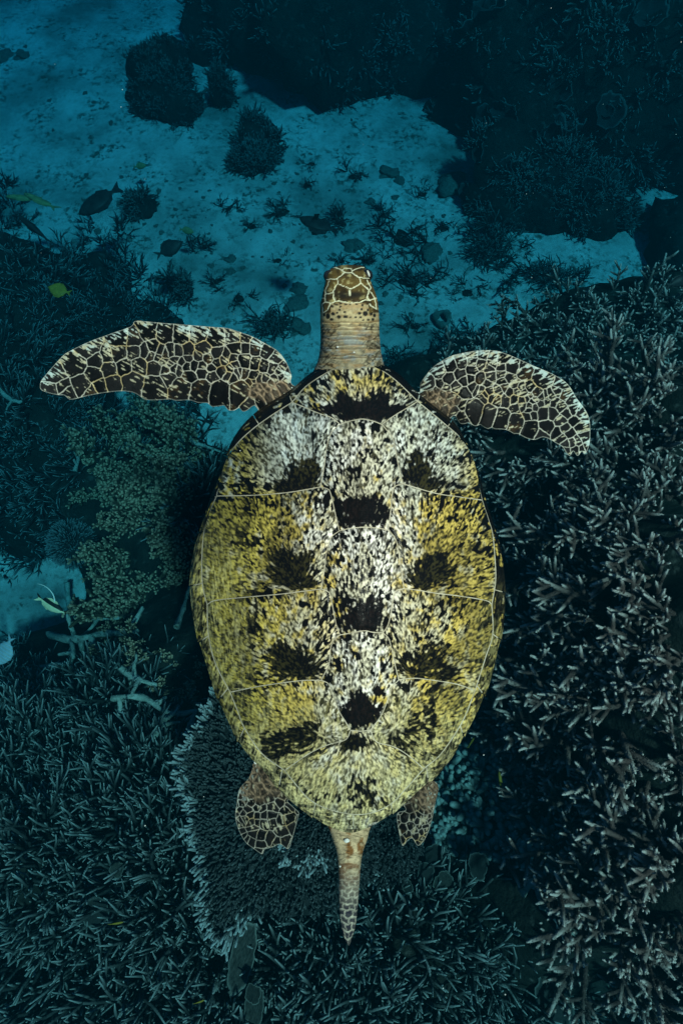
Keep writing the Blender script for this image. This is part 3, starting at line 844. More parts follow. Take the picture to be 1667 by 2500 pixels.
def head_color(P):
    x, y = P[:, 0], P[:, 1]
    zx, zy = (x - 720) * 5.6, (y - 620) * 5.6
    e = np.full(len(P), 1e9)
    Pw = P + np.stack([vnoise(x / 5, y / 5, 1) - 0.5, vnoise(x / 5, y / 5, 2) - 0.5], 1) * 2.2
    for L in head_lines:
        e = np.minimum(e, seg_dist(Pw, L))
    n1 = fbm(x / 9, y / 9, 4); n2 = fbm(x / 22, y / 22, 7)
    C = np.array((0.05, 0.03, 0.010)) * (0.3 + 1.4 * n1)[:, None]
    rust = smooth(0.45, 0.7, n2 + 0.12 * smooth(500, 250, zy))[:, None]
    C = C * (1 - rust) + np.array((0.105, 0.065, 0.018)) * rust * (0.5 + n1)[:, None]
    gold = smooth(0.62, 0.74, n1)[:, None]
    C = C * (1 - gold) + np.array((0.30, 0.24, 0.10)) * gold
    par = (np.exp(-((zx - 650) / 130) ** 2 - ((zy - 570) / 60) ** 2) + np.exp(-((zx - 860) / 110) ** 2 - ((zy - 560) / 60) ** 2)).clip(0, 1)[:, None]
    C = C * (1 - par * 0.9) + np.array((0.012, 0.011, 0.009)) * par * 0.9
    ln = smooth(1.5, 0.55, e)[:, None]
    C = C * (1 - ln) + np.array((0.66, 0.62, 0.42)) * ln
    # neck
    nk = smooth(655, 690, zy + 14 * (n1 - 0.5) - 25 * np.abs((zx - 750) / 400) ** 2)
    nk = np.where((np.abs(zx - 750) > 255) & (zy < 800), 0, nk)
    sk = np.array((0.33, 0.255, 0.135)) * (0.55 + 0.9 * n1)[:, None]
    grey = smooth(900, 1150, zy)[:, None]
    sk = sk * (1 - grey) + np.array((0.20, 0.165, 0.105)) * grey * (0.35 + 1.3 * n1)[:, None]
    gb = smooth(0.48, 0.66, fbm(x / 16, y / 12, 17))[:, None] * grey
    sk = sk * (1 - gb * 0.6) + np.array((0.16, 0.19, 0.20)) * gb * 0.6
    rb = smooth(0.50, 0.64, fbm(x / 30, y / 6, 19))[:, None]
    sk = sk * (1 - rb * 0.5) + np.array((0.24, 0.13, 0.045)) * rb * 0.5
    wr = np.zeros(len(P)); ed = np.zeros(len(P))
    for q, wy in enumerate((940, 985, 1045, 1105, 1170, 1240, 1300, 1380, 1430)):
        yy = wy + 26 * ((zx - 750) / 380) ** 2 * (1 if q % 2 else -0.4) + 30 * (vnoise(zx / 120, zx * 0 + q, 31) - 0.5) - zy
        wr = np.maximum(wr, np.exp(-(yy / 9) ** 2) * (0.6 + 0.4 * vnoise(zx / 60, zx * 0 + q, 33)))
        ed = np.maximum(ed, np.exp(-((yy + 18) / 12) ** 2))
    sk = sk * (1 + 0.35 * ed)[:, None]
    sk = sk * (1 - 0.9 * wr[:, None]) + np.array((0.05, 0.025, 0.010)) * 0.9 * wr[:, None]
    ws = lic(x, y, np.full(len(x), 0.85), np.full(len(x), 0.5), 2.4, 5, 44); ws2 = lic(x, y, np.full(len(x), -0.7), np.full(len(x), 0.7), 2.4, 5, 45)
    side = smooth(0.25, 0.6, np.abs(zx - 750) / 400) * smooth(880, 1000, zy)
    sk = sk * (1 - 0.75 * side * np.maximum(smooth(0.72, 0.92, ws), smooth(0.72, 0.92, ws2)))[:, None]
    sp = np.zeros(len(P))
    for a, b, rx, ry in neck_spots:
        q = np.sqrt(((zx - a) / (rx + 3)) ** 2 + ((zy - b) / (ry + 3)) ** 2)
        sp = np.maximum(sp, smooth(1.15, 0.8, q) * (0.5 if b > 920 else 1))
    sk = sk * (1 - sp[:, None]) + np.array((0.014, 0.012, 0.010)) * sp[:, None]
    C = C * (1 - nk[:, None]) + sk * nk[:, None]
    rel = 0.0016 * smooth(0, 4, e) * (1 - nk) - 0.0032 * wr * nk + 0.0014 * ed * nk
    return C, rel

loft([(647.5,846,866,-0.060,0.004),(650,826,884,-0.050,0.018),(655,811,891,-0.040,0.030),(665,799,897,-0.030,0.040),(676,796.5,901.5,-0.022,0.045),(691,793,906,-0.014,0.050),(722,786.5,918,-0.006,0.056),(748,782,923,-0.004,0.058),(781,781.5,925,-0.010,0.058),
      (816,782.5,926,-0.016,0.058),(852,781,929,-0.022,0.058),(880,776,934,-0.028,0.058),(905,765,945,-0.034,0.056),(950,745,975,-0.042,0.052),(1100,745,990,-0.05,0.05)], 150, 2.0, head_color)

def tail_color(P):
    x, y = P[:, 0], P[:, 1]
    zx, zy = (x - 550) * 2.613, (y - 1800) * 2.613
    n1 = fbm(x / 7, y / 7, 4); n2 = fbm(x / 16, y / 16, 9)
    C = np.array((0.36, 0.26, 0.15)) * (0.45 + 1.1 * n1)[:, None]
    br = smooth(0.52, 0.66, n2)[:, None]
    C = C * (1 - br) + np.array((0.15, 0.065, 0.02)) * br
    w = lic(x, y, np.full(len(x), 0.95), np.full(len(x), 0.2), 2.2, 6, 3)
    C = C * (1 - 0.55 * smooth(0.72, 0.92, w))[:, None]
    # rows of scales towards the tip
    half = np.interp(zy, [600, 720, 900, 1100, 1200, 1260, 1325], [120, 88, 68, 58, 46, 28, 4])
    uu = (zx - 787) / half
    bow = 12 * (1 - uu ** 2)
    zxw = zx + 16 * (n1 - 0.5); uu = (zxw - 787) / half
    ph = np.interp(zy - bow + 22 * (n2 - 0.5) + 5 * np.sin(zx / 9.0), [780, 1000, 1150, 1330], [0, 6.8, 10.4, 14.2])
    fr = ph - np.floor(ph)
    row = np.floor(ph)
    ncol = np.where(zy > 1110, 2.2, 3.2)
    cf = (uu * ncol / 2 + 0.5 * (row % 2)); cfr = np.abs(cf - np.round(cf))
    ln = np.maximum(smooth(0.20, 0.07, np.minimum(fr, 1 - fr)), smooth(0.12, 0.04, cfr) * (np.abs(uu) < 0.95)) * (0.55 + 0.6 * vnoise(x / 4, y / 4, 8))
    ln = np.clip(ln, 0, 1)
    k = smooth(720, 1020, zy) * 0.92
    sc = np.array((0.10, 0.085, 0.07)) * (1 - smooth(950, 1120, zy))[:, None] + np.array((0.012, 0.014, 0.025)) * smooth(950, 1120, zy)[:, None]
    sc = sc * (0.6 + 0.8 * n1)[:, None]
    lc = np.array((0.36, 0.32, 0.25)) * (0.4 + 0.9 * n1)[:, None]
    S = sc * (1 - ln[:, None]) + lc * ln[:, None]
    C = C * (1 - k[:, None]) + S * k[:, None]
    return C, 0.0016 * k * (1 - ln) - 0.001 * smooth(0.72, 0.92, w) * (1 - k)

tz = lambda y, l, r, hc, hh: (1800 + y / 2.613, 550 + l / 2.613, 550 + r / 2.613, hc, hh)
loft([tz(380,560,1000,-0.035,0.03), tz(520,630,950,-0.04,0.032), tz(590,662,920,-0.045,0.034), tz(650,682,905,-0.048,0.034), tz(720,705,880,-0.052,0.031), tz(800,715,865,-0.056,0.028), tz(900,720,857,-0.062,0.025), tz(1000,722,850,-0.070,0.022),
      tz(1100,726,842,-0.078,0.019), tz(1200,738,830,-0.088,0.014), tz(1260,752,812,-0.094,0.010), tz(1305,772,799,-0.10,0.006), tz(1326,783,789,-0.103,0.002)], 64, 1.8, tail_color)
# trunk and belly under the shell
loft([(930,840,900,-0.06,0.01),(980,740,1000,-0.07,0.03),(1080,640,1085,-0.085,0.05),(1250,560,1150,-0.1,0.075),(1450,530,1180,-0.1,0.085),(1650,575,1140,-0.09,0.07),(1800,660,1070,-0.07,0.05),(1930,780,950,-0.055,0.03),(1980,840,890,-0.05,0.01)], 48, 14,
     lambda P: (np.tile(np.array((0.5, 0.45, 0.3)), (len(P), 1)) * (0.6 + 0.6 * fbm(P[:, 0] / 30, P[:, 1] / 30, 2))[:, None], np.zeros(len(P))))
body = mesh_obj('body', np.vstack(BV), BF, M_skin, turtle, color=np.vstack(BC))

M_eye = Mat('eye_wet', 0.12, 0.6); M_eye.base((0.01, 0.008, 0.006)); M_eye = M_eye.m
M_shellwhite = mat_mottle('barnacle_white', (0.40, 0.38, 0.34), (0.62, 0.60, 0.55), 200, 0.7, 0.4, 0.002)

def blob(rx, ry, rz, n=10, m=16, jit=0.0, seed=0):
    r = np.random.RandomState(seed)
    V, F = [], []
    for i in range(n + 1):
        th = math.pi * i / n
        for j in range(m):
            ph = 2 * math.pi * j / m
            V.append((math.sin(th) * math.cos(ph), math.sin(th) * math.sin(ph), math.cos(th)))
    V = np.array(V)
    if jit:
        k = 1 + jit * (fbm(V[:, 0] * 1.7 + 5 + V[:, 2], V[:, 1] * 1.7 + 9 - V[:, 2], seed) - 0.5) * 2 + jit * 0.5 * (fbm(V[:, 0] * 4 + V[:, 2] * 3, V[:, 1] * 4 + V[:, 2], seed + 5) - 0.5)
        V = V * k[:, None]
    for i in range(n):
        for j in range(m):
            F.append((i * m + j, (i + 1) * m + j, (i + 1) * m + (j + 1) % m, i * m + (j + 1) % m))
    return V * np.array((rx, ry, rz)), F

for px, py, h in ((803, 674, -0.014), (896, 672, -0.012)):
    V, F = blob(0.010, 0.010, 0.010)
    e = mesh_obj('eye', V, F, M_eye, turtle); e.location = loc_xyz([(px, py)], h)[0]
V, F = blob(0.006, 0.0022, 0.003)
e = mesh_obj('eyelid', V, F, M_shellwhite, turtle); e.location = loc_xyz([(899, 668)], -0.002)[0]; e.rotation_euler = (0, 0.4, -1.15)
for px, py, h, r in ((846, 2052, -0.013, 0.005), (625, 1861, -0.004, 0.004), (824, 847, 0.036, 0.002), (864, 860, 0.034, 0.0018), (830, 2115, -0.026, 0.002)):
    V, F = blob(r, r * 0.8, r * 0.6, 8, 12, 0.25, int(px))
    e = mesh_obj('barnacle', V, F, M_shellwhite, turtle); e.location = loc_xyz([(px, py)], h)[0]

# ------------------------------------------------------------------ corals
class Tubes:
    """tapered round branches collected into one mesh"""
    def __init__(s, seed):
        s.V, s.F, s.T = [], [], []
        s.n = 0
        s.r = np.random.RandomState(seed)
    def add(s, V, F, T):
        s.V.append(np.asarray(V, float)); s.T.append(np.asarray(T, float))
        s.F.extend([tuple(i + s.n for i in f) for f in F])
        s.n += len(V)
    def tube(s, pts, rad, tip, k=7):
        pts = np.asarray(pts, float); n = len(pts)
        t = np.gradient(pts, axis=0)
        t /= np.linalg.norm(t, axis=1)[:, None] + 1e-9
        ref = np.array((0.31, 0.77, 0.55))
        u = np.cross(t, ref); u /= np.linalg.norm(u, axis=1)[:, None] + 1e-9
        w = np.cross(t, u)
        a = np.arange(k) * 2 * np.pi / k
        V = pts[:, None] + (u[:, None] * np.cos(a)[None, :, None] + w[:, None] * np.sin(a)[None, :, None]) * np.asarray(rad)[:, None, None]
        V = V.reshape(-1, 3)
        F = [(i * k + j, i * k + (j + 1) % k, (i + 1) * k + (j + 1) % k, (i + 1) * k + j) for i in range(n - 1) for j in range(k)]
        V = np.vstack([V, pts[-1] + t[-1] * rad[-1] * 0.8])
        F += [((n - 1) * k + j, (n - 1) * k + (j + 1) % k, n * k) for j in range(k)]
        s.add(V, F, np.concatenate([np.repeat(tip, k), [tip[-1]]]))
    def bend(s, p, d, L, n=6, wob=0.25, up=0.0):
        pts = [np.array(p, float)]; d = np.array(d, float)
        for i in range(n - 1):
            d = d + s.r.randn(3) * wob / n * 1.6 + np.array((0, 0, up / n))
            d /= np.linalg.norm(d)
            pts.append(pts[-1] + d * L / (n - 1))
        return np.array(pts)
    def studs(s, pts, rad, tip, density, size, tone=0.35):
        """small corallite cups along a branch"""
        L = np.linalg.norm(np.diff(pts, axis=0), axis=1).sum()
        m = int(L * density)
        for q in range(m):
            u = s.r.rand() * (len(pts) - 1); i = int(u); f = u - i
            p = pts[i] * (1 - f) + pts[min(i + 1, len(pts) - 1)] * f
            d = pts[min(i + 1, len(pts) - 1)] - pts[i]; d = d / (np.linalg.norm(d) + 1e-9)
            o = s.r.randn(3); o -= d * (o @ d); o /= np.linalg.norm(o) + 1e-9
            rr = rad[i] * (1 - f) + rad[min(i + 1, len(rad) - 1)] * f
            b = np.cross(o, d); sz = size * (0.7 + 0.6 * s.r.rand())
            c = p + o * rr * 0.92
            top = c + (o * 0.8 + d * 0.7) * sz
            tt = tip[i]
            s.add([c + b * sz * 0.45, c - b * sz * 0.45, c + d * sz * 0.5, top], [(0, 1, 3), (1, 2, 3), (2, 0, 3)],
                  [tt, tt, tt, min(1, tt + tone)])
    def data(s, name, mat):
        return mesh_data(name, np.vstack(s.V), s.F, mat, floats={'tip': np.concatenate(s.T)})

def unit(v):
    v = np.asarray(v, float)
    return v / (np.linalg.norm(v) + 1e-9)

def staghorn_branch(seed, L=0.3, r0=0.016, subs=6, studs=420, mat=None):
    """a tapering branch whose outer half carries short side branchlets, antler fashion"""
    t = Tubes(seed); R = t.r
    def go(p, d, L, r, depth):
        n = 8
        pts = t.bend(p, d, L, n, 0.30 if depth == 0 else 0.2, 0.2)
        rad = r * np.array((1, .98, .95, .91, .86, .78, .62, .28))
        tip = np.array((0, 0, 0, 0, 0.05, 0.2, 0.6, 1.0)) if depth == 0 else np.array((0, 0, 0, 0.05, 0.15, 0.4, 0.8, 1.0))
        t.tube(pts, rad, tip, 8 if depth == 0 else 6)
        t.studs(pts, rad, tip * 0.7, studs, r * 0.55, 0.45)
        if depth < 2:
            m = subs if depth == 0 else R.randint(0, 3)
            for q in range(m):
                u = (0.38 + 0.56 * (q + R.rand() * 0.7) / m) if depth == 0 else 0.35 + 0.5 * R.rand()
                i = min(int(u * (n - 1)), n - 2)
                dd = unit(pts[i + 1] - pts[i])
                o = R.randn(3); o -= dd * (o @ dd); o = unit(o)
                nd = unit(dd * (0.45 + 0.35 * R.rand()) + o)
                ln = L * (0.20 + 0.22 * R.rand()) if depth == 0 else L * (0.35 + 0.2 * R.rand())
                go(pts[i], nd, ln, r * (0.74 if depth == 0 else 0.8), depth + 1)
    go((0, 0, 0), (0, 0, 1), L, r0, 0)
    return t.data('branch', mat)

def thicket_clump(seed, n=7, L=0.26, r0=0.011, mat=None, spread=0.9, up=0.4, sub=3, k=6, tipstart=0.6, wob=0.9):
    """a loose clump of thin forking branches growing from one foot"""
    t = Tubes(seed); R = t.r
    foot, ff = blob(r0 * 2.4, r0 * 2.4, r0 * 1.6, 5, 8)
    t.add(foot, ff, np.zeros(len(foot)))
    for q in range(n):
        a = R.rand() * 6.283; s_ = spread * math.sqrt(R.rand())
        d = unit((math.cos(a) * s_, math.sin(a) * s_, 1 - s_ * 0.6))
        m = 7
        ln = L * (0.7 + 0.6 * R.rand())
        pts = t.bend((0, 0, 0), d, ln, m, wob, up)
        rad = r0 * np.array((1.15, 1.05, 1, .95, .88, .72, .28))
        t.tube(pts, rad, np.array((0, 0, 0, 0.02, 0.08, 0.35, 1.0)), k)
        for w in range(R.randint(2, sub + 2)):
            i = R.randint(2, m - 1)
            dd = unit(pts[i] - pts[i - 1]); o = unit(np.cross(dd, R.randn(3)))
            p2 = t.bend(pts[i], unit(dd + o * (0.6 + 0.5 * R.rand())), ln * (0.14 + 0.22 * R.rand()), 4, 0.3, up)
            t.tube(p2, r0 * np.array((0.85, 0.8, 0.66, 0.26)), np.array((0.02, 0.08, 0.45, 1.0)), k - 1)
    return t.data('clump', mat)

def bush_branch(seed, L=0.32, mat=None):
    """a branch carrying crowded bottle-brush tufts of stubby tips"""
    t = Tubes(seed); R = t.r
    pts = t.bend((0, 0, 0), (0, 0, 1), L, 7, 0.35, 0.0)
    t.tube(pts, 0.014 * np.linspace(1.2, 0.7, 7), np.zeros(7), 7)
    for q in range(26):
        u = 0.1 + 0.9 * q / 25; i = min(int(u * 6), 5)
        dd = unit(pts[i + 1] - pts[i]); o = unit(np.cross(dd, R.randn(3)))
        b = pts[i] + (pts[i + 1] - pts[i]) * (u * 6 - i)
        d2 = unit(dd * 0.8 + o)
        p2 = t.bend(b, d2, 0.06 + 0.06 * R.rand(), 4, 0.2, 0.2)
        t.tube(p2, np.array((0.011, 0.011, 0.010, 0.009)), np.array((0, 0, 0.1, 0.2)), 6)
        for w in range(7):
            o2 = unit(R.randn(3) + dd * 0.6)
            st = p2[R.randint(1, 4)]
            p3 = np.array([st, st + o2 * 0.018, st + o2 * 0.032])
            t.tube(p3, np.array((0.009, 0.009, 0.007)), np.array((0.15, 0.6, 1.0)), 5)
    return t.data('branch', mat)

M_stag = mat_coral('staghorn_grey', (0.040, 0.020, 0.017), (0.120, 0.064, 0.054), (0.48, 0.335, 0.295), tip_pow=1.4, scale=30)
M_thin = mat_coral('staghorn_teal', (0.009, 0.010, 0.010), (0.024, 0.026, 0.026), (0.17, 0.19, 0.185), tip_pow=1.4, scale=30)
M_bush = mat_coral('bush_olive', (0.016, 0.011, 0.007), (0.045, 0.029, 0.016), (0.27, 0.185, 0.12), tip_pow=1.7, scale=30)
M_far = mat_coral('far_coral', (0.010, 0.011, 0.010), (0.03, 0.03, 0.027), (0.13, 0.15, 0.14), scale=10)
M_dead = mat_mottle('dead_coral', (0.11, 0.13, 0.11), (0.24, 0.26, 0.23), 14, 0.85, 0.6, 0.02, (0.05, 0.055, 0.045))

stag = [staghorn_branch(100 + i, 0.29 + 0.05 * (i % 3), 0.0148, 5 + i % 3, 340, M_stag) for i in range(10)]
thin = [thicket_clump(200 + i, 13 + i % 4, 0.24, 0.0064, M_thin, 1.2, 0.55, 4, 6, 0.6, 1.0) for i in range(10)]
bush = [bush_branch(300 + i, 0.30 + 0.04 * (i % 3), M_bush) for i in range(6)]
weed = [thicket_clump(450 + i, 7, 0.30, 0.009, M_far, 1.5, 0.15, 3, 5, 0.7, 1.6) for i in range(4)]
far = [thicket_clump(400 + i, 12, 0.36, 0.020, M_far, 1.2, 0.3, 3, 5, 0.7) for i in range(5)]

def hit(px, py):
    """where the line of sight through a photograph pixel meets sand or reef"""
    d = ray(px, py)
    ts = np.linspace(1.2, 16, 500)
    P = CAM + d * ts[:, None]
    below = P[:, 2] < ground_z(P[:, 0], P[:, 1])
    i = int(np.argmax(below)) if below.any() else len(ts) - 1
    return P[i]

def hits(pix):
    out = np.zeros((len(pix), 3))
    D = np.array([ray(*p) for p in pix])
    t = np.full(len(pix), 1.3); done = np.zeros(len(pix), bool)
    for s in range(220):
        P = CAM + D * t[:, None]
        b = P[:, 2] < ground_z(P[:, 0], P[:, 1])
        done |= b
        t = np.where(done, t, t + 0.05)
        if done.all(): break
    return CAM + D * t[:, None]

def normal(p):
    e = 0.15
    zx = (ground_z(np.array([p[0] + e]), np.array([p[1]])) - ground_z(np.array([p[0] - e]), np.array([p[1]])))[0] / (2 * e)
    zy = (ground_z(np.array([p[0]]), np.array([p[1] + e])) - ground_z(np.array([p[0]]), np.array([p[1] - e])))[0] / (2 * e)
    return unit((-zx, -zy, 1))

def scatter(poly, spacing, seed, extra=None):
    poly = np.array(poly, float)
    r = np.random.RandomState(seed)
    lo, hi = poly.min(0), poly.max(0)
    n = int((hi - lo).prod() / spacing ** 2 * 9)
    C = lo + r.rand(n, 2) * (hi - lo)
    C = C[inside(C, poly)]
    out = np.zeros((0, 2))
    for p in C:
        k = spacing * (extra(p) if extra else 1.0)
        if not len(out) or ((out - p) ** 2).sum(1).min() > k * k:
            out = np.vstack([out, p])
    return out

def aim(d, spin):
    q = Vector(d).to_track_quat('Z', 'Y').to_matrix() @ Matrix.Rotation(spin, 3, 'Z')
    return q.to_euler()

R4 = np.random.RandomState(11)
def to_pixel(p):
    d = ROT.T @ (np.asarray(p) - CAM)
    return CX - d[0] / d[2] * F0, CY + d[1] / d[2] * F0
def right_zone(x, y):
    if y < 860: return 'along its upper edge against the blue sand'
    if y < 1120: return 'at the picture edge beyond the right flipper' if x > 1440 else 'close around the right front flipper'
    if y < 1560: return 'at the picture edge level with mid shell' if x > 1440 else 'beside the middle of the shell'
    if y < 2000: return 'at the picture edge level with the rear shell' if x > 1440 else 'beside the rear of the shell'
    return 'in the bottom right corner'
def low_zone(x, y):
    if y < 1850: return 'near the pale dead branches' if x > 220 else 'at the left picture edge below the sand patch'
    if x > 640: return 'along the bottom edge right of the tail' if x > 880 else 'right under the tail'
    if x > 380: return 'against the rim of the large table coral' if y < 2280 else 'at the bottom beside the leaf-shaped plate'
    return 'in the bottom left corner' if y > 2200 else 'far left below mid picture'
def left_zone(x, y):
    if y < 620: return 'at upper left near the dark fish'
    if y < 860: return 'just above the left flipper'
    return 'behind the tip of the left flipper' if y < 1060 else 'left of the olive bushy corals'
# big grey staghorn thicket on the right: every colony its own object, every branch a part
right = [(1130,820),(1220,785),(1320,755),(1400,728),(1500,712),(1690,695),(1720,2560),(1480,2560),(1440,2350),(1380,2150),(1330,1950),(1260,1780),(1230,1600),(1200,1500),(1190,1250),(1130,1050),(1060,950)]
pix = scatter(right, 48, 21, lambda p: 0.62 + 0.38 * smooth(800, 1300, p[1]) + 0.15 * smooth(1400, 2000, p[1]))
for p in hits(pix):
    nm = normal(p)
    base = empty('staghorn_coral', p - np.array((0, 0, 0.10)), (0, 0, R4.rand() * 6.28))
    dist = np.linalg.norm(p - CAM)
    tag(base, 'grey staghorn coral in the right thicket, ' + right_zone(*to_pixel(p)), 'coral', 'staghorn corals of the right thicket')
    rz = Matrix.Rotation(-base.rotation_euler.z, 3, 'Z')
    lean = unit(nm + R4.randn(3) * 0.22 + np.array((-0.15, 0, 0)))
    for q in range(R4.randint(3, 5)):
        d = unit(lean * 0.85 + R4.randn(3) * np.array((0.62, 0.62, 0.35)))
        if d[2] < 0.1: d = unit(d + np.array((0, 0, 0.4)))
        place('branch', stag[R4.randint(len(stag))], base, R4.randn(3) * 0.03 * np.array((1, 1, 0.3)), aim(rz @ Vector(d), R4.rand() * 6.28), 0.58 + 0.45 * R4.rand())

# finer teal thicket in the lower left and along the bottom
low = [(-40,1620),(60,1650),(150,1680),(300,1690),(400,1780),(450,1810),(440,1880),(490,2050),(520,2230),(600,2300),(760,2230),(1010,2180),(1150,2250),(1250,2330),(1330,2460),(1400,2560),(-60,2560)]
pix = scatter(low, 40, 22, lambda p: 0.85 + 0.25 * smooth(1700, 2400, p[1]))
thin_group = 'fine staghorn corals of the lower thicket'
for p in hits(pix):
    d = unit(normal(p) * 0.8 + R4.randn(3) * 0.3)
    o = place('branching_coral', thin[R4.randint(len(thin))], None, p - np.array((0, 0, 0.06)), aim(d, R4.rand() * 6.28), 0.85 + 0.5 * R4.rand())
    tag(o, 'thin teal branching coral in lower thicket, ' + low_zone(*to_pixel(p)), 'coral', thin_group)

# darker fine thickets on the left slope
leftp = [(-30,430),(40,470),(70,560),(30,600),(110,650),(200,600),(230,540),(310,560),(300,640),(380,680),(420,740),(430,800),(300,800),(160,830),(80,950),(220,1000),(330,1010),(420,1040),(300,1110),(180,1180),(150,1330),(60,1390),(-40,1400)]
pix = scatter(leftp, 42, 23)
pix = np.vstack([pix, [(455,1085),(500,1110),(470,1150),(520,1170),(490,1215),(450,1240),(480,1290)]])
for p in hits(pix):
    d = unit(normal(p) * 0.8 + R4.randn(3) * 0.3)
    o = place('twig_coral', thin[R4.randint(len(thin))], None, p - np.array((0, 0, 0.06)), aim(d, R4.rand() * 6.28), 1.0 + 0.6 * R4.rand())
    tag(o, 'dark fine twig coral on the left slope, ' + left_zone(*to_pixel(p)), 'coral', 'branching corals of the left slope')

spots = [(30,1560),(70,1590),(230,1590),(250,1640),(330,1600),(300,1650),(400,1620),(350,1680),(200,1640)]
for p in hits(np.array(spots, float)):
    o = place('twig_coral', thin[R4.randint(len(thin))], None, p - np.array((0, 0, 0.08)), aim(unit(normal(p) + R4.randn(3) * 0.3), R4.rand() * 6.28), 0.7 + 0.3 * R4.rand())
    tag(o, 'small dark twig coral between the pale dead branches', 'coral', 'twig corals among the dead branches')
# olive bushy corals left of the shell
def bushy(label, poly, spacing, seed, size):
    pix = scatter(poly, spacing, seed)
    P = hits(pix)
    c = P.mean(0)
    root = tag(empty('bushy_coral', c), label, 'coral')
    for p in P:
        d = unit(normal(p) * 0.6 + unit(p - c + 1e-4) * 0.5 + np.array((0, 0, 0.4)) + R4.randn(3) * 0.35)
        place('branch', bush[R4.randint(len(bush))], root, p - c - np.array((0, 0, 0.1)), aim(d, R4.rand() * 6.28), size * (0.8 + 0.4 * R4.rand()))
bushy('olive bushy coral with tufted tips left of the shell, topmost of the olive ones', [(250,1130),(330,1075),(430,1050),(470,1120),(430,1200),(330,1220),(255,1210)], 27, 31, 1.1)
bushy('olive bushy coral with tufted tips close beside the left edge of the shell', [(330,1260),(430,1220),(440,1320),(450,1400),(400,1450),(350,1530),(295,1500),(300,1400)], 27, 32, 1.0)
bushy('small round olive coral head lying among dead branches below the bushy corals', [(395,1660),(440,1640),(480,1680),(480,1720),(430,1740),(395,1710)], 24, 33, 0.6)
bushy('small brown tufted coral beside the long dead branch', [(280,1580),(350,1570),(370,1610),(330,1640),(285,1630)], 24, 34, 0.6)

# ------------------------------------------------------------------ table corals, dead branches, plates
def px_poly_world(poly, z):
    return np.array([on_z(a, b, z) for a, b in poly])

M_table = mat_coral('table_coral', (0.015, 0.017, 0.017), (0.034, 0.036, 0.036), (0.19, 0.21, 0.21), tip_pow=1.1, scale=30)
def table_coral(label, poly, z, seed, fringe_from, fringe_to, tilt=0.0, count=900, fringe_x=900):
    base = densify(np.array(poly, float), 14)
    r = np.random.RandomState(seed)
    base = base + (np.stack([fbm(base[:, 0] / 20, base[:, 1] / 20, seed), fbm(base[:, 0] / 20, base[:, 1] / 20, seed + 1)], 1) - 0.5) * 34
    if area2(base) < 0: base = base[::-1]
    Vp, F, D, src = fill(densify(base, 12), 12)
    cpx = Vp.mean(0)
    W = np.array([on_z(a, b, z) for a, b in Vp])
    c = W.mean(0)
    W[:, 2] += (fbm(Vp[:, 0] / 70, Vp[:, 1] / 70, seed) - 0.5) * 0.10 + (W[:, 0] - c[0]) * tilt + 0.03 * smooth(0, 50, D)
    B = W.copy(); B[:, 2] -= 0.035 + 0.05 * smooth(0, 60, D); B[D < 1e-6] = W[D < 1e-6]
    n = len(W)
    root = tag(empty('table_coral', c), label, 'coral')
    mesh_obj('plate', np.vstack([W, B]) - c, F + [tuple(i + n for i in f[::-1]) for f in F], M_table, root, floats={'tip': np.zeros(2 * n)})
    t = Tubes(seed + 50)
    inner = np.where(D > 8)[0]
    for q in range(count):
        i = inner[r.randint(len(inner))]
        p = W[i] - c + r.randn(3) * np.array((0.012, 0.012, 0.0))
        out = unit((W[i] - c) * np.array((1, 1, 0)))
        d = unit(np.array((0, 0, 1.0)) + out * 0.5 + r.randn(3) * 0.35)
        L = 0.018 + 0.022 * r.rand()
        s0 = 0.05 + 0.25 * r.rand() ** 3
        t.tube([p, p + d * L * 0.6, p + d * L], np.array((0.0055, 0.005, 0.0035)), np.array((0, 0.02, s0)), 4)
    br = place('branchlets', t.data('branchlets', M_table), root); br['kind'] = 'stuff'
    # pale growing rim
    t = Tubes(seed + 60)
    edge = [i for i in range(n) if D[i] < 1e-6]
    for i in edge:
        if not (fringe_from <= Vp[i, 1] <= fringe_to and Vp[i, 0] < fringe_x): continue
        for q in range(5):
            out = unit((W[i] - c) * np.array((1, 1, 0)) + r.randn(3) * 0.12)
            d = unit(out + np.array((0, 0, 0.5)) + r.randn(3) * 0.3)
            p = W[i] - c - out * 0.01 + r.randn(3) * np.array((0.012, 0.012, 0.004))
            L = 0.025 + 0.025 * r.rand()
            t.tube([p, p + d * L * 0.6, p + d * L], np.array((0.006, 0.0055, 0.004)), np.array((0.1, 0.6, 1.0)), 5)
    fr = place('fringe', t.data('fringe', M_table), root); fr['kind'] = 'stuff'
table_coral('large dark table coral with pale fringed rim under the left hind flipper', [(545,1690),(500,1735),(468,1800),(447,1855),(446,1915),(470,1970),(478,2040),(492,2100),(505,2160),(495,2215),(520,2285),(552,2292),(590,2240),(650,2225),(720,2240),(820,2215),(900,2150),(930,2050),(880,1880),(760,1740)], 2.72, 3, 1690, 2310, 0.06, 3600, 610)
table_coral('small upper table coral with pale tips between the tail and the left hind flipper', [(700,1960),(692,2040),(715,2095),(745,2100),(775,2075),(800,2090),(850,2060),(880,1980),(800,1900)], 2.86, 7, 2030, 2120, fringe_x=800)
table_coral('dark table coral showing right of the tail behind the hind flipper', [(900,1950),(890,2080),(930,2150),(985,2150),(1020,2090),(1030,2010),(1000,1930)], 2.62, 9, 2100, 2160, fringe_x=940)

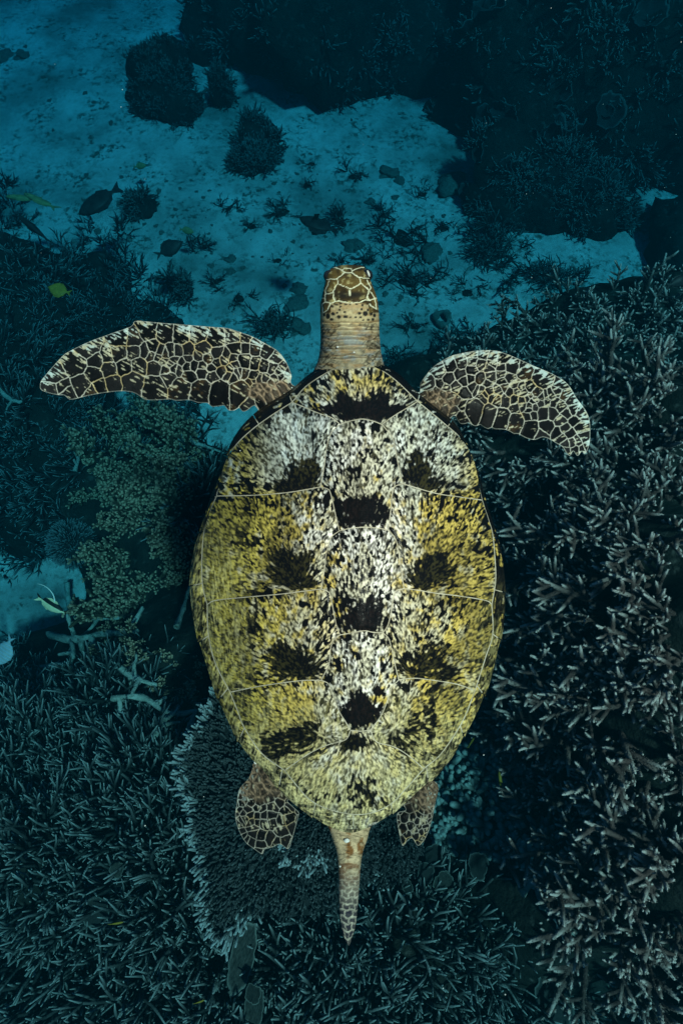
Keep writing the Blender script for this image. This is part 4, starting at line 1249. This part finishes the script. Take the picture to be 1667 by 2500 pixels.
def stick(name, label, pts, rpx, z_up=0.2, mat=None, seed=0, parts=3, group=None):
    P = hits(np.array(catmull(pts, 12)))
    zs = P[:, 2] + z_up
    P = np.array([CAM + (p - CAM) * ((zz - CAM[2]) / (p[2] - CAM[2])) for p, zz in zip(P, zs)])
    k = np.ones(5) / 5
    if len(P) > 6:
        for a in range(3): P[2:-2, a] = np.convolve(P[:, a], k, 'valid')
    c = P[0].copy()
    dist = np.linalg.norm(c - CAM)
    r = rpx / F0 * dist * 0.8
    t = Tubes(seed)
    n = len(P)
    jit = 1 + 0.5 * (fbm(np.arange(n) * 0.7, np.arange(n) * 0.0 + seed, seed) - 0.5) * 2
    t.tube(P - c, r * np.linspace(1.15, 0.7, n) * jit, np.zeros(n), 9)
    for q in range(parts):
        i = t.r.randint(1, n - 1)
        d = unit(np.cross(P[min(i + 1, n - 1)] - P[i - 1], t.r.randn(3)) + t.r.randn(3) * 0.02)
        pp = t.bend(P[i] - c, d, r * (4 + 5 * t.r.rand()), 5, 0.4, 0.3)
        t.tube(pp, r * np.linspace(0.85, 0.5, 5), np.zeros(5), 7)
    for a in t.V:                                        # crusted, uneven skin
        a += t.r.randn(*a.shape) * r * 0.13
    o = place(name, t.data(name, mat or M_dead), None, c)
    tag(o, label, 'coral', group)
zo = lambda pts: [(x / 2.613, 1400 + y / 2.613) for x, y in pts]
stick('dead_branch', 'long pale dead coral branch lying level below the sand patch at left', zo([(320,390),(480,425),(620,385),(800,380),(880,368)]), 8.5, seed=1, parts=4)
stick('dead_branch', 'pale upright dead coral stem at the right edge of the lower left sand patch', zo([(430,55),(440,200),(455,300),(478,410)]), 6.5, seed=2, parts=2)
stick('dead_branch', 'forked pale dead branch under the long level one, leftmost of the dead branches', zo([(150,640),(280,600),(400,580),(465,590),(475,500),(450,430)]), 7, seed=3, parts=3)
stick('dead_branch', 'short pale dead branch slanting down right, above the small round olive coral', zo([(770,600),(830,650),(920,690),(1000,712)]), 7.5, seed=4, parts=3)
stick('dead_branch', 'knobbly pale dead branch running towards the shell below the round olive coral', zo([(720,800),(830,780),(950,795),(1040,890),(1120,900),(1250,878)]), 8.5, seed=5, parts=4)
stick('dead_branch', 'curved pale dead branch hanging down below the knobbly one', zo([(980,1050),(1030,965),(1075,905)]), 7.5, seed=6, parts=2)
stick('dead_branch', 'thin dead branch beside the rim of the large table coral', zo([(1195,1000),(1225,940),(1245,885)]), 6, seed=7, parts=1)
stick('dead_branch', 'dull dead branch just above the long level one, under the olive bush', zo([(490,280),(620,290),(760,284)]), 6.5, seed=8, parts=3)
stick('dead_branch', 'dead branch leaning beside the left edge of the shell', zo([(1130,340),(1180,200),(1212,80)]), 7, seed=9, parts=2)
stick('dead_branch', 'bare forked branch standing above the topmost olive coral', [(184,1150),(192,1120),(197,1092),(200,1075)], 5, seed=10, parts=3)
stick('dead_branch', 'pale twig at the left picture edge beside the flipper tip', [(5,955),(22,975),(40,984),(58,978)], 5, seed=11, parts=2)
stick('dead_branch', 'thin pale branch reaching towards the shell under the left front flipper', [(470,1080),(510,1092),(545,1105)], 4.5, seed=12, parts=2)
stick('dead_branch', 'chalky pale dead coral patch in the gully right of the tail, upper of two', [(1270,2180),(1295,2160),(1310,2140),(1322,2130)], 10, 0.06, seed=13, parts=4)
stick('dead_branch', 'chalky pale dead coral streak in the gully right of the tail, lower of two', [(1345,2215),(1362,2250),(1378,2290),(1384,2315)], 9, 0.06, seed=14, parts=4)

def ruffle(seed, mat, lobes=3, amp=0.10, cup=0.25, n=9, m=40):
    """a plate coral: thin, ruffled, with a pale growing edge"""
    V, F, T = [(0, 0, -0.02)], [], [0]
    ph = np.random.RandomState(seed).rand(6) * 6.28
    for i in range(1, n + 1):
        r = i / n
        for j in range(m):
            a = 2 * math.pi * j / m
            rr = r * (1 + 0.08 * math.sin(2 * a + ph[0]) + 0.09 * math.sin(lobes * a + ph[1]) + 0.04 * math.sin(9 * a + ph[2]) + 0.03 * math.sin(15 * a + ph[5]))
            V.append((rr * math.cos(a), rr * math.sin(a), cup * r * r + amp * r * r * (math.sin(lobes * a + ph[3]) + 0.5 * math.sin(7 * a + ph[4]))))
            T.append(max(0, (r - 0.86) / 0.14) ** 1.5)
    for j in range(m): F.append((0, 1 + j, 1 + (j + 1) % m))
    for i in range(n - 1):
        for j in range(m):
            a, b = 1 + i * m + j, 1 + i * m + (j + 1) % m
            F.append((a, a + m, b + m, b))
    k = len(V)
    V2 = [(x * 0.985, y * 0.985, z - 0.05 - 0.05 * (1 - t)) for (x, y, z), t in zip(V, T)]
    F2 = [tuple(i + k for i in f[::-1]) for f in F]
    o = 1 + (n - 1) * m
    F3 = [(o + j, k + o + j, k + o + (j + 1) % m, o + (j + 1) % m) for j in range(m)]
    return mesh_data('plate', np.array(V + V2), F + F2 + F3, mat, floats={'tip': np.array(T + [0] * k)})
M_plate = mat_coral('plate_coral', (0.008, 0.010, 0.009), (0.036, 0.040, 0.036), (0.09, 0.105, 0.095), scale=7)
M_plate_dark = mat_coral('plate_coral_dark', (0.016, 0.018, 0.018), (0.036, 0.040, 0.038), (0.075, 0.09, 0.085), scale=14)
ruf = [ruffle(i, M_plate, 2 + i % 3) for i in range(4)]
rufd = [ruffle(20 + i, M_plate_dark, 2 + i % 3) for i in range(4)]
def plate_coral(label, px, py, rx, ry, rot, up=0.14, dark=False, seed=0):
    p = hits(np.array([(px, py)]))[0]
    p = CAM + (p - CAM) * (1 - up / np.linalg.norm(p - CAM))
    s = np.linalg.norm(p - CAM) / F0
    o = place('plate_coral', (rufd if dark else ruf)[seed % 4], None, p, (TILT * 0.6, 0.1, rot), (rx * s, ry * s, min(rx, ry) * s * 0.8))
    tag(o, label, 'coral')
plate_coral('large pale leaf-shaped plate coral at the bottom, below the left hind flipper', 592, 2335, 26, 58, -0.3, 0.26, seed=3)
plate_coral('pale upright plate coral at the bottom picture edge below the leaf-shaped one', 622, 2458, 17, 36, -0.15, 0.2, seed=1)
plate_coral('small pale plate coral just above the upright one at the bottom edge', 618, 2425, 14, 18, 0.1, 0.3, seed=2)
plate_coral('round grey plate coral right of the tail, largest of the small discs', 1082, 2153, 21, 22, 0.4, 0.15, seed=1)
plate_coral('round grey plate coral between the tail and the largest disc', 1037, 2130, 19, 20, 1.0, 0.15, True, seed=2)
plate_coral('tiny round plate coral nearest to the tail', 993, 2163, 12, 14, 0.2, 0.18, seed=3)
plate_coral('ribbed grey plate coral just below the right hind flipper', 1060, 2095, 30, 26, 0.7, 0.12, True, seed=0)
plate_coral('grey plate coral in the gully above the chalky patch', 1165, 2112, 22, 26, 0.5, 0.1, True, seed=1)
plate_coral('small oval plate coral standing in the lower left thicket', 286, 2120, 13, 17, 0.0, 0.3, seed=2)
plate_coral('dark plate coral lying low in the lower left thicket', 235, 2225, 26, 24, 0.4, 0.2, True, seed=3)
plate_coral('scalloped plate coral peeking out at the right shell edge, upper of three', 1240, 1440, 26, 22, 0.3, 0.1, True, seed=1)
plate_coral('scalloped plate coral peeking out at the right shell edge, middle of three', 1246, 1478, 28, 22, 0.9, 0.14, True, seed=2)
plate_coral('scalloped plate coral peeking out at the right shell edge, lowest of three', 1240, 1520, 28, 24, 1.7, 0.18, True, seed=3)
plate_coral('grey flat plate coral at the right edge of the bottom gully', 1455, 2400, 22, 34, 0.2, 0.1, seed=3)
plate_coral('smooth sloping grey plate at the bottom right of the lower thicket', 1350, 2440, 28, 60, 0.45, 0.2, True, seed=2)

# lumpy low coral in the gully right of the shell
M_lobe = mat_coral('lobed_coral', (0.016, 0.020, 0.019), (0.045, 0.052, 0.048), (0.15, 0.20, 0.19), scale=25)
lobes = []
for i in range(5):
    t = Tubes(700 + i)
    for q in range(6):
        a = t.r.rand() * 6.28
        d = unit((math.cos(a) * 0.8, math.sin(a) * 0.8, 0.55))
        pts = t.bend(t.r.randn(3) * 0.008, d, 0.04 + 0.03 * t.r.rand(), 4, 0.3, 0.2)
        t.tube(pts, np.array((0.010, 0.012, 0.013, 0.009)), np.array((0, 0.1, 0.35, 0.9)), 6)
    lobes.append(t.data('lobe', M_lobe))
gully = [(1120,1560),(1200,1560),(1260,1780),(1320,1950),(1380,2150),(1300,2120),(1200,2080),(1120,2080),(1060,2050),(1060,1940),(1090,1880),(1130,1800),(1170,1700),(1180,1620)]
P = hits(scatter(gully, 15, 41))
c = P.mean(0)
lob = tag(empty('lobed_coral', c), 'dark low coral crowded with small lobes in the gully right of the shell', 'coral')
for p in P:
    place('lobe', lobes[R4.randint(5)], lob, p - c, aim(unit(normal(p) + R4.randn(3) * 0.3), R4.rand() * 6.28), 0.8 + 0.6 * R4.rand())

# brush-like ball coral on the left
p = hits(np.array([(207, 1345)]))[0]
s = np.linalg.norm(p - CAM) / F0
t = Tubes(55)
V, F = blob(0.86, 0.86, 0.7, 10, 18, 0.1, 4)
t.add(V, F, np.zeros(len(V)))
for q in range(900):
    d = unit(t.r.randn(3) + np.array((0, 0, 0.6)))
    t.tube([d * 0.78, d * 0.95, d * (1.05 + 0.06 * t.r.rand())], np.array((0.030, 0.026, 0.014)), np.array((0, 0.15, 0.75)), 4)
ball = place('brush_coral', t.data('brush_coral', M_table), None, p + np.array((0, 0, 0.22)), (0, 0, 0), 52 * s)
tag(ball, 'round brush-like coral head covered in short spines left of the olive bush', 'coral')

# ------------------------------------------------------------------ coral outcrops far out on the sand
def outcrop(label, px, py, z, rx, ry, rz, n, seed, tsize=1.0, plates=0, yaw=0.0, name='coral_outcrop', wisp=False, extra=(), cat='coral'):
    c = on_z(px, py, z); c[2] = sand_z(np.array([c[0]]), np.array([c[1]]))[0]
    root = tag(empty(name, c, (0, 0, yaw)), label, cat)
    V, F = blob(1, 1, 1, 22, 36, 0.55, seed)
    for _ in range(3):                                   # push out and pinch in big lobes
        q = unit(np.random.RandomState(seed * 7 + _).randn(3))
        V = V * (1 + 0.25 * smooth(0.3, 1.0, V @ q / np.linalg.norm(V, axis=1)) - 0.15 * smooth(0.3, 1.0, -(V @ q) / np.linalg.norm(V, axis=1)))[:, None]
    V = V * np.array((rx, ry, rz))
    mesh_obj('rock', V * (0.35 if wisp else 1.0), F, M_rock, root)
    r = np.random.RandomState(seed)
    for ex, ey, ez, es in extra:                         # further knobs of the same outcrop
        V2, F2 = blob(rx * es, ry * es, rz * es, 14, 22, 0.5, seed + int(abs(ex) * 50))
        V2 = V2 + np.array((ex, ey, ez))
        mesh_obj('rock', V2, F2, M_rock, root)
        V = np.vstack([V, V2])
    up = [i for i in range(len(V)) if V[i, 2] > -0.05]
    for q in range(n):
        v = V[up[r.randint(len(up))]]
        d = unit(v / np.array((rx * rx, ry * ry, rz * rz)) * rx + np.array((0, 0, 0.5)) + r.randn(3) * 0.3)
        place('coral_tuft', (weed if wisp else far)[r.randint(4)], root, v * 0.95, aim(d, r.rand() * 6.28), tsize * (0.6 + 0.7 * r.rand()))
    for q in range(plates):
        v = V[up[r.randint(len(up))]]
        d = unit(v / np.array((rx, ry, rz)) * np.array((1, 1, 0.6)) + np.array((0, -0.3, 0.7)) + r.randn(3) * 0.25)
        place('plate', rufd[r.randint(4)], root, v * 1.0, aim(d, r.rand() * 6.28), tuple((0.09 + 0.13 * r.rand()) * np.array((1.0, 0.5 + 0.3 * r.rand(), 1.8))))
outcrop('huge dark coral outcrop across the top of the picture', 790, -20, 0.5, 1.5, 1.4, 1.2, 240, 3, 0.7, extra=((-1.2, -0.3, 0.2, 0.5), (0.9, -0.7, 0.0, 0.55), (1.5, 0.1, 0.1, 0.6), (0.0, -1.0, 0.0, 0.5)))
outcrop('huge dark coral outcrop with leafy plates filling the top right corner', 1510, 140, 0.7, 1.95, 2.1, 1.6, 200, 5, 0.7, 90)
outcrop('knobbly dark outcrop at the foot of the one in the top right corner', 1370, 410, 0.3, 0.85, 0.7, 0.6, 130, 8, 0.5, 20, extra=((-0.6, -0.3, 0, 0.6), (0.45, -0.45, 0, 0.6)))
outcrop('dark rounded coral outcrop standing on the sand at upper left', 395, 235, 0.2, 0.36, 0.34, 0.36, 130, 11, 0.34, extra=((-0.18, 0.30, 0.25, 0.8), (0.28, -0.12, 0.05, 0.8), (0.12, 0.45, 0.3, 0.7)))
outcrop('small dark coral stump beside the rounded outcrop at upper left', 543, 240, 0.1, 0.14, 0.14, 0.30, 34, 12, 0.28)
outcrop('loose dark branching coral on the sand below the small stump', 625, 385, 0.05, 0.24, 0.40, 0.10, 60, 14, 0.42)
outcrop('striped boulder half buried beside the top outcrop', 1095, 240, 0.05, 0.30, 0.22, 0.16, 3, 15, 0.3, name='boulder', cat='boulder')
outcrop('ribbed dark boulder at the right picture edge above the staghorn thicket', 1660, 615, 0.2, 0.34, 0.5, 0.4, 4, 17, 0.3, name='boulder', cat='boulder')
outcrop('low weedy coral patch on the sand left of the turtle head', 447, 715, 0.03, 0.11, 0.12, 0.10, 16, 18, 0.4)
outcrop('weedy coral patch on the sand right of the turtle head', 1000, 690, 0.02, 0.26, 0.20, 0.03, 22, 19, 0.7, wisp=True)
outcrop('round weedy ring of coral growth on the sand ahead of the turtle', 990, 590, 0.02, 0.30, 0.28, 0.02, 16, 20, 0.7, wisp=True)
outcrop('dark weedy growth on the sand below the top right outcrop', 1195, 610, 0.04, 0.24, 0.42, 0.06, 46, 22, 0.9, wisp=True)
outcrop('dark weed bank in front of the staghorn thicket at right', 1330, 690, 0.05, 0.40, 0.10, 0.05, 30, 23, 0.7, wisp=True)
outcrop('dark coral clump beside the large surgeonfish at left', 345, 515, 0.05, 0.16, 0.12, 0.10, 14, 24, 0.4)
outcrop('weedy branching growth lying beside the dark round fish at left', 500, 605, 0.02, 0.16, 0.08, 0.03, 10, 25, 0.6, wisp=True)
outcrop('dark weed patch against the leading edge of the left flipper', 655, 805, 0.03, 0.14, 0.10, 0.06, 18, 26, 0.7, wisp=True)
outcrop('small weedy patch beside the turtle neck on the right', 965, 900, 0.02, 0.16, 0.12, 0.04, 18, 27, 0.7, wisp=True)
outcrop('low weedy patch behind the left flipper on blue sand', 430, 1010, 0.02, 0.40, 0.12, 0.03, 26, 28, 0.9, wisp=True)
outcrop('small wispy weed tuft beside the striped fish ahead of the turtle', 838, 545, 0.02, 0.10, 0.10, 0.03, 8, 29, 0.6, wisp=True)
outcrop('thin weed strands on the sand between head and right flipper', 1120, 840, 0.02, 0.2, 0.12, 0.03, 12, 30, 0.7, wisp=True)

for i, (a, b, rx, n) in enumerate([(690,520,.18,9),(750,455,.12,6),(835,640,.10,6),(900,640,.16,9),(1030,470,.14,8),(620,560,.12,6),(560,520,.10,5),(680,640,.12,6),(940,520,.14,8),(1080,560,.16,9),(1140,720,.18,10),(1060,860,.16,9),
                                 (590,740,.14,7),(520,700,.10,5),(860,430,.12,6),(760,400,.10,5),(1010,800,.14,8),(640,880,.12,6),(350,960,.2,9),(520,960,.18,9)]):
    outcrop('wisp of dark weed on the blue sand, ' + ('left of the turtle head and neck' if a < 700 else ('ahead of the turtle head' if b < 620 else 'right of the turtle head and neck')), a, b, 0.0, rx, rx * 0.8, 0.02, n, 60 + i, 0.5, wisp=True, name='weed_wisp', cat='seaweed')
    bpy.data.objects[[o.name for o in col.objects if o.name.startswith('weed_wisp')][-1]]['group'] = 'weed wisps on the sand'

# stones and rubble on the sand
M_stone = mat_mottle('sand_stone', (0.05, 0.055, 0.045), (0.13, 0.13, 0.11), 9, 0.9, 0.6, 0.02)
stones = []
for i in range(6):
    V, F = blob(1, 1, 0.5, 14, 22, 0.75, 60 + i)
    stones.append(mesh_data('stone', V, F, M_stone))
def stone(label, px, py, rpx, seed, sq=1.0, group=None, name='stone', cat='stone'):
    p = on_z(px, py, 0.0); p[2] = sand_z(np.array([p[0]]), np.array([p[1]]))[0]
    s = rpx / F0 * np.linalg.norm(p - CAM)
    o = place(name, stones[seed % 6], None, p, (0, 0, seed * 1.7), (s, s * sq, s * 0.9))
    tag(o, label, cat, group)
stone('round dark coral stone on the sand left of the turtle neck', 733, 808, 24, 1)
stone('upper of two dark stones left of the turtle head', 729, 705, 19, 2)
stone('lower of two dark stones left of the turtle head', 724, 745, 20, 3, 1.3)
stone('dark stone just ahead of the turtle head', 863, 602, 22, 4)
stone('small round stone on bright sand between the fish and the top right outcrop', 905, 490, 12, 5)
stone('dark stone in the weedy ring right of the turtle head', 1052, 618, 24, 0)
stone('pair-forming dark stone far out on the sand, left one', 948, 415, 17, 1, 1.3)
stone('pair-forming dark stone far out on the sand, right one', 975, 428, 12, 2, 1.2)
stone('stone leaning against the top right outcrop', 1105, 450, 30, 3)
stone('small dark stone left of the turtle head', 566, 668, 10, 4)
stone('small dark stone above the other small one left of the head', 566, 637, 13, 5)
stone('dark stone at the far left top of the sand, left of two', 14, 142, 14, 0)
stone('dark stone at the far left top of the sand, right of two', 58, 142, 12, 1)
# one hollow stone right of the neck
p = on_z(1078, 778, 0.06); s = np.linalg.norm(p - CAM) / F0
t = Tubes(77); a = np.linspace(0, 2 * np.pi, 15)
t.tube(np.stack([np.cos(a) * 15 * s, np.sin(a) * 19 * s, np.sin(a * 2) * 3 * s], 1), (7 + 3 * np.sin(a * 3)) * s, np.zeros(15), 8)
tag(place('hollow_stone', t.data('hollow_stone', M_stone), None, p), 'hollow ring-shaped stone on the sand right of the turtle neck', 'stone')
rub = scatter([(20,120),(260,60),(300,420),(560,420),(700,260),(1060,300),(1120,480),(1120,640),(1080,860),(940,860),(760,640),(700,840),(560,760),(480,640),(330,640),(220,560),(120,420)], 26, 51, lambda p: 0.75 + 2.2 * smooth(480, 200, p[1]))
for i, (a, b) in enumerate(rub[:220]):
    zone = ('far out at upper left' if a < 420 else 'far out ahead of the turtle') if b < 400 else ('left of the turtle head' if a < 760 else ('between the head and the right thicket' if b > 620 else 'just ahead of the turtle head'))
    stone('small broken coral bit on blue sand, ' + zone, a, b, 1.6 + 5.0 * R4.rand() ** 3, i, 0.5 + 0.9 * R4.rand(), 'coral fragments scattered on the sand', 'coral_fragment', 'coral fragment')

# ------------------------------------------------------------------ fish
def mat_fish(name, c1, c2, stripes=0, axis=0, c3=None):
    m = Mat(name, 0.45, 0.06)
    sx = m.n('ShaderNodeSeparateXYZ', Vector=m.co.outputs['Object'])
    b = m.mix(m.ramp(m.noise(9, 4), [(0.35, 0.0), (0.65, 1.0)]), c1, c2)
    if stripes:
        w = m.n('ShaderNodeMath', operation='SINE', _0=m.n('ShaderNodeMath', operation='MULTIPLY', _0=sx.outputs[axis], _1=stripes).outputs[0]).outputs[0]
        b = m.mix(m.ramp(w, [(0.45, 0.0), (0.6, 1.0)]), b, c3)
    m.base(b)
    return m.m
def fish(label, px, py, z, len_px, ang, roll, mat, prof, fin_mat=None, tall=1.0, dorsal=0.16, fork=0.14, pect=0.0, name='reef_fish', filament=False):
    """prof: (x, up, down, half width) along a body of length 1 whose nose is at x = 0.5"""
    pos = on_z(px, py, z)
    L = len_px / F0 * np.linalg.norm(pos - CAM)
    S = catmull_n(np.array(prof, float), np.linspace(0, len(prof) - 1, 26))
    V, F = [], []
    k = 14
    for x, u, d, w in S:
        for j in range(k):
            a = 2 * math.pi * j / k
            V.append((x, ((u if math.sin(a) > 0 else d) * math.sin(a)) * tall, w * math.cos(a)))
    for i in range(25):
        for j in range(k):
            F.append((i * k + j, i * k + (j + 1) % k, (i + 1) * k + (j + 1) % k, (i + 1) * k + j))
    V += [(S[0][0] + 0.004, 0, 0), (S[-1][0], 0, 0)]
    for j in range(k):
        F.append((len(V) - 2, (j + 1) % k, j)); F.append((len(V) - 1, 25 * k + j, 25 * k + (j + 1) % k))
    rot = (Matrix.Rotation(TILT, 3, 'X') @ Matrix.Rotation(ang, 3, 'Z') @ Matrix.Rotation(roll, 3, 'X')).to_euler()
    root = tag(empty(name, pos, rot, L), label, 'fish')
    mesh_obj('body', V, F, mat, root)
    fm = fin_mat or mat
    def fin(nm, pts, th=0.008):
        pts = np.array(pts, float); n = len(pts)
        c = pts.mean(0)
        V = [(x, y, zz + th) for x, y, zz in pts] + [(x, y, zz - th) for x, y, zz in pts] + [tuple(c + np.array((0, 0, th * 1.5))), tuple(c - np.array((0, 0, th * 1.5)))]
        F = [(i, (i + 1) % n, 2 * n) for i in range(n)] + [(n + (i + 1) % n, n + i, 2 * n + 1) for i in range(n)] + [((i + 1) % n, i, n + i, n + (i + 1) % n) for i in range(n)]
        return mesh_obj(nm, V, F, fm, root, smooth_shade=False)
    tx = S[-1][0]
    fin('tail_fin', [(tx + 0.05, 0.03, 0), (tx - 0.06, 0.10, 0), (tx - 0.17, 0.17 * (0.6 + tall * 0.4), 0), (tx - 0.17 + fork, 0.0, 0), (tx - 0.17, -0.17 * (0.6 + tall * 0.4), 0), (tx - 0.06, -0.10, 0), (tx + 0.05, -0.03, 0)])
    um = max(s[1] for s in S) * tall
    if dorsal:
        fin('dorsal_fin', [(0.22, um * 0.7, 0), (0.12, um * 0.92 + dorsal * 0.7, 0), (-0.10, um * 0.9 + dorsal, 0), (-0.30, um * 0.42 + dorsal * 0.9, 0), (-0.32, um * 0.25, 0), (0.0, um * 0.6, 0)])
        fin('anal_fin', [(0.02, -um * 0.7, 0), (-0.08, -um * 0.9 - dorsal * 0.8, 0), (-0.30, -um * 0.4 - dorsal * 0.8, 0), (-0.32, -um * 0.25, 0)])
    if pect:
        for sgn in (-1, 1):
            o = fin('pectoral_fin', [(0.16, 0.02, sgn * 0.05), (0.10, 0.06, sgn * (0.05 + pect)), (-0.02, 0.0, sgn * (0.06 + pect)), (0.04, -0.05, sgn * 0.06)], 0.004)
    if filament:
        tt = Tubes(3)
        pts = np.array([(0.05, um * 0.9, 0), (-0.06, um * 1.7, 0), (-0.25, um * 2.3, 0), (-0.5, um * 2.5, 0), (-0.72, um * 2.2, 0)])
        tt.tube(catmull(pts, 0.1), np.linspace(0.022, 0.006, len(catmull(pts, 0.1))), np.zeros(len(catmull(pts, 0.1))), 6)
        place('dorsal_filament', tt.data('dorsal_filament', M_shellwhite), root)
    for sgn in (-1, 1):
        Ve, Fe = blob(0.02, 0.02, 0.012, 6, 8)
        e = mesh_obj('eye', Ve, Fe, M_eye, root); e.location = (0.36, 0.05 * tall, sgn * 0.055)
OVAL = [(0.5,.015,.02,.012),(0.42,.10,.09,.055),(0.28,.19,.18,.085),(0.08,.235,.23,.095),(-0.12,.20,.20,.075),(-0.28,.11,.11,.04),(-0.36,.05,.05,.022),(-0.42,.045,.045,.014)]
SLIM = [(0.5,.02,.02,.02),(0.42,.06,.06,.05),(0.25,.10,.10,.075),(0.0,.11,.11,.08),(-0.2,.08,.08,.055),(-0.36,.04,.04,.025),(-0.42,.035,.035,.015)]
DISC = [(0.5,.02,.02,.015),(0.42,.07,.07,.05),(0.32,.20,.20,.07),(0.08,.34,.34,.08),(-0.16,.30,.30,.06),(-0.30,.14,.14,.035),(-0.38,.05,.05,.02),(-0.43,.045,.045,.014)]
F_dark = mat_fish('fish_dark', (0.008, 0.009, 0.010), (0.02, 0.02, 0.02))
F_yel = mat_fish('fish_yellow', (0.13, 0.09, 0.012), (0.19, 0.125, 0.016))
F_olive = mat_fish('fish_olive', (0.10, 0.11, 0.05), (0.18, 0.17, 0.07))
F_pale = mat_fish('fish_banner', (0.40, 0.34, 0.20), (0.48, 0.42, 0.26), 17, 1, (0.01, 0.01, 0.01))
F_blue = mat_fish('fish_pale_blue', (0.16, 0.20, 0.22), (0.22, 0.27, 0.29), 60, 0, (0.18, 0.26, 0.32))
D = math.radians
fish('large dark surgeonfish over the sand at left, tail pointing up right', 240, 492, 1.0, 92, D(214), 0.25, F_dark, OVAL, dorsal=0.07, fork=0.05)
fish('slim dark fish at the far left gliding down towards the reef', 83, 557, 1.1, 78, D(140), 1.3, F_dark, SLIM, dorsal=0.05, pect=0.04)
fish('small dark round fish above the left flipper', 416, 606, 1.0, 62, D(28), 0.2, F_dark, DISC, tall=0.72, dorsal=0.07)
fish('dark striped fish ahead of the turtle head with its fins spread', 775, 548, 1.3, 84, D(160), 0.5, F_dark, OVAL, dorsal=0.16, pect=0.25)
fish('round yellow butterflyfish beside the left reef slope', 144, 708, 1.6, 46, D(165), 0.15, F_yel, DISC, dorsal=0.05)
fish('pale black-banded fish with a long white back filament over the lower left sand', 126, 1478, 1.9, 66, D(-30), 0.15, F_pale, DISC, tall=0.55, dorsal=0.05, filament=True)
fish('pale blue fish cut off by the left picture edge', 12, 1592, 1.9, 62, D(245), 0.3, F_blue, DISC, dorsal=0.05)
fish('olive fish at the far left, nearer to the picture edge', 55, 483, 0.9, 62, D(175), 0.6, F_olive, SLIM, dorsal=0.08)
fish('olive fish at the far left, right of its twin', 98, 490, 0.9, 66, D(155), 0.7, F_olive, SLIM, dorsal=0.08)
fish('tiny olive fish above the dark round fish', 457, 563, 0.5, 30, D(-12), 0.5, F_olive, OVAL, dorsal=0.05)
fish('tiny olive fish far out on the sand below the rounded outcrop', 343, 405, 0.4, 24, D(8), 0.5, F_olive, OVAL, dorsal=0.05)
fish('slender yellow fish in the gully right of the hind flipper', 1221, 1908, 2.35, 44, D(98), 0.9, F_yel, SLIM, dorsal=0.03, tall=0.8)
fish('small yellow fish hiding by the right rear edge of the shell', 1150, 1812, 2.2, 26, D(60), 0.8, F_yel, SLIM, dorsal=0.03)
fish('small yellow fish hidden in the lower left thicket', 285, 2254, 2.75, 26, D(10), 0.8, F_yel, SLIM, dorsal=0.03)
fish('small yellow fish in the thicket near the bottom edge', 487, 2446, 2.85, 20, D(20), 0.8, F_yel, SLIM, dorsal=0.03)
fish('dark fish at the right picture edge above the staghorn thicket', 1655, 688, 2.6, 46, D(20), 0.3, F_dark, OVAL, dorsal=0.06)

# specks drifting in the water
r = np.random.RandomState(91)
V, F = [], []
b0, f0 = blob(1, 1, 1, 4, 6)
for q in range(90):
    p = along(r.rand() * W0, r.rand() * H0, 0.9 + 2.6 * r.rand())
    F += [tuple(i + len(V) * len(b0) for i in f) for f in f0]
    V.append(b0 * (0.0007 + 0.0012 * r.rand() ** 2) + p)
snow = mesh_obj('drifting_specks', np.vstack(V), F, M_shellwhite)
snow['kind'] = 'stuff'; snow['label'] = 'tiny pale specks drifting in the water'

# ------------------------------------------------------------------ the water itself
V = [(x, y, z) for x in (-26, 26) for y in (-13, 31) for z in (-1.6, 5.32)]
mw = bpy.data.materials.new('sea_water'); mw.use_nodes = True
nt = mw.node_tree
nt.nodes.remove(nt.nodes['Principled BSDF'])
pv = nt.nodes.new('ShaderNodeVolumePrincipled')
nt.links.new(pv.outputs[0], nt.nodes['Material Output'].inputs['Volume'])
pv.inputs['Density'].default_value = 0.38
pv.inputs['Color'].default_value = (0.0, 0.009, 0.013, 1)
pv.inputs['Absorption Color'].default_value = (0.001, 0.44, 0.635, 1)
haze = mesh_obj('haze', V, [(0,1,3,2),(4,6,7,5),(0,4,5,1),(2,3,7,6),(0,2,6,4),(1,5,7,3)], mw, smooth_shade=False)
haze['kind'] = 'stuff'
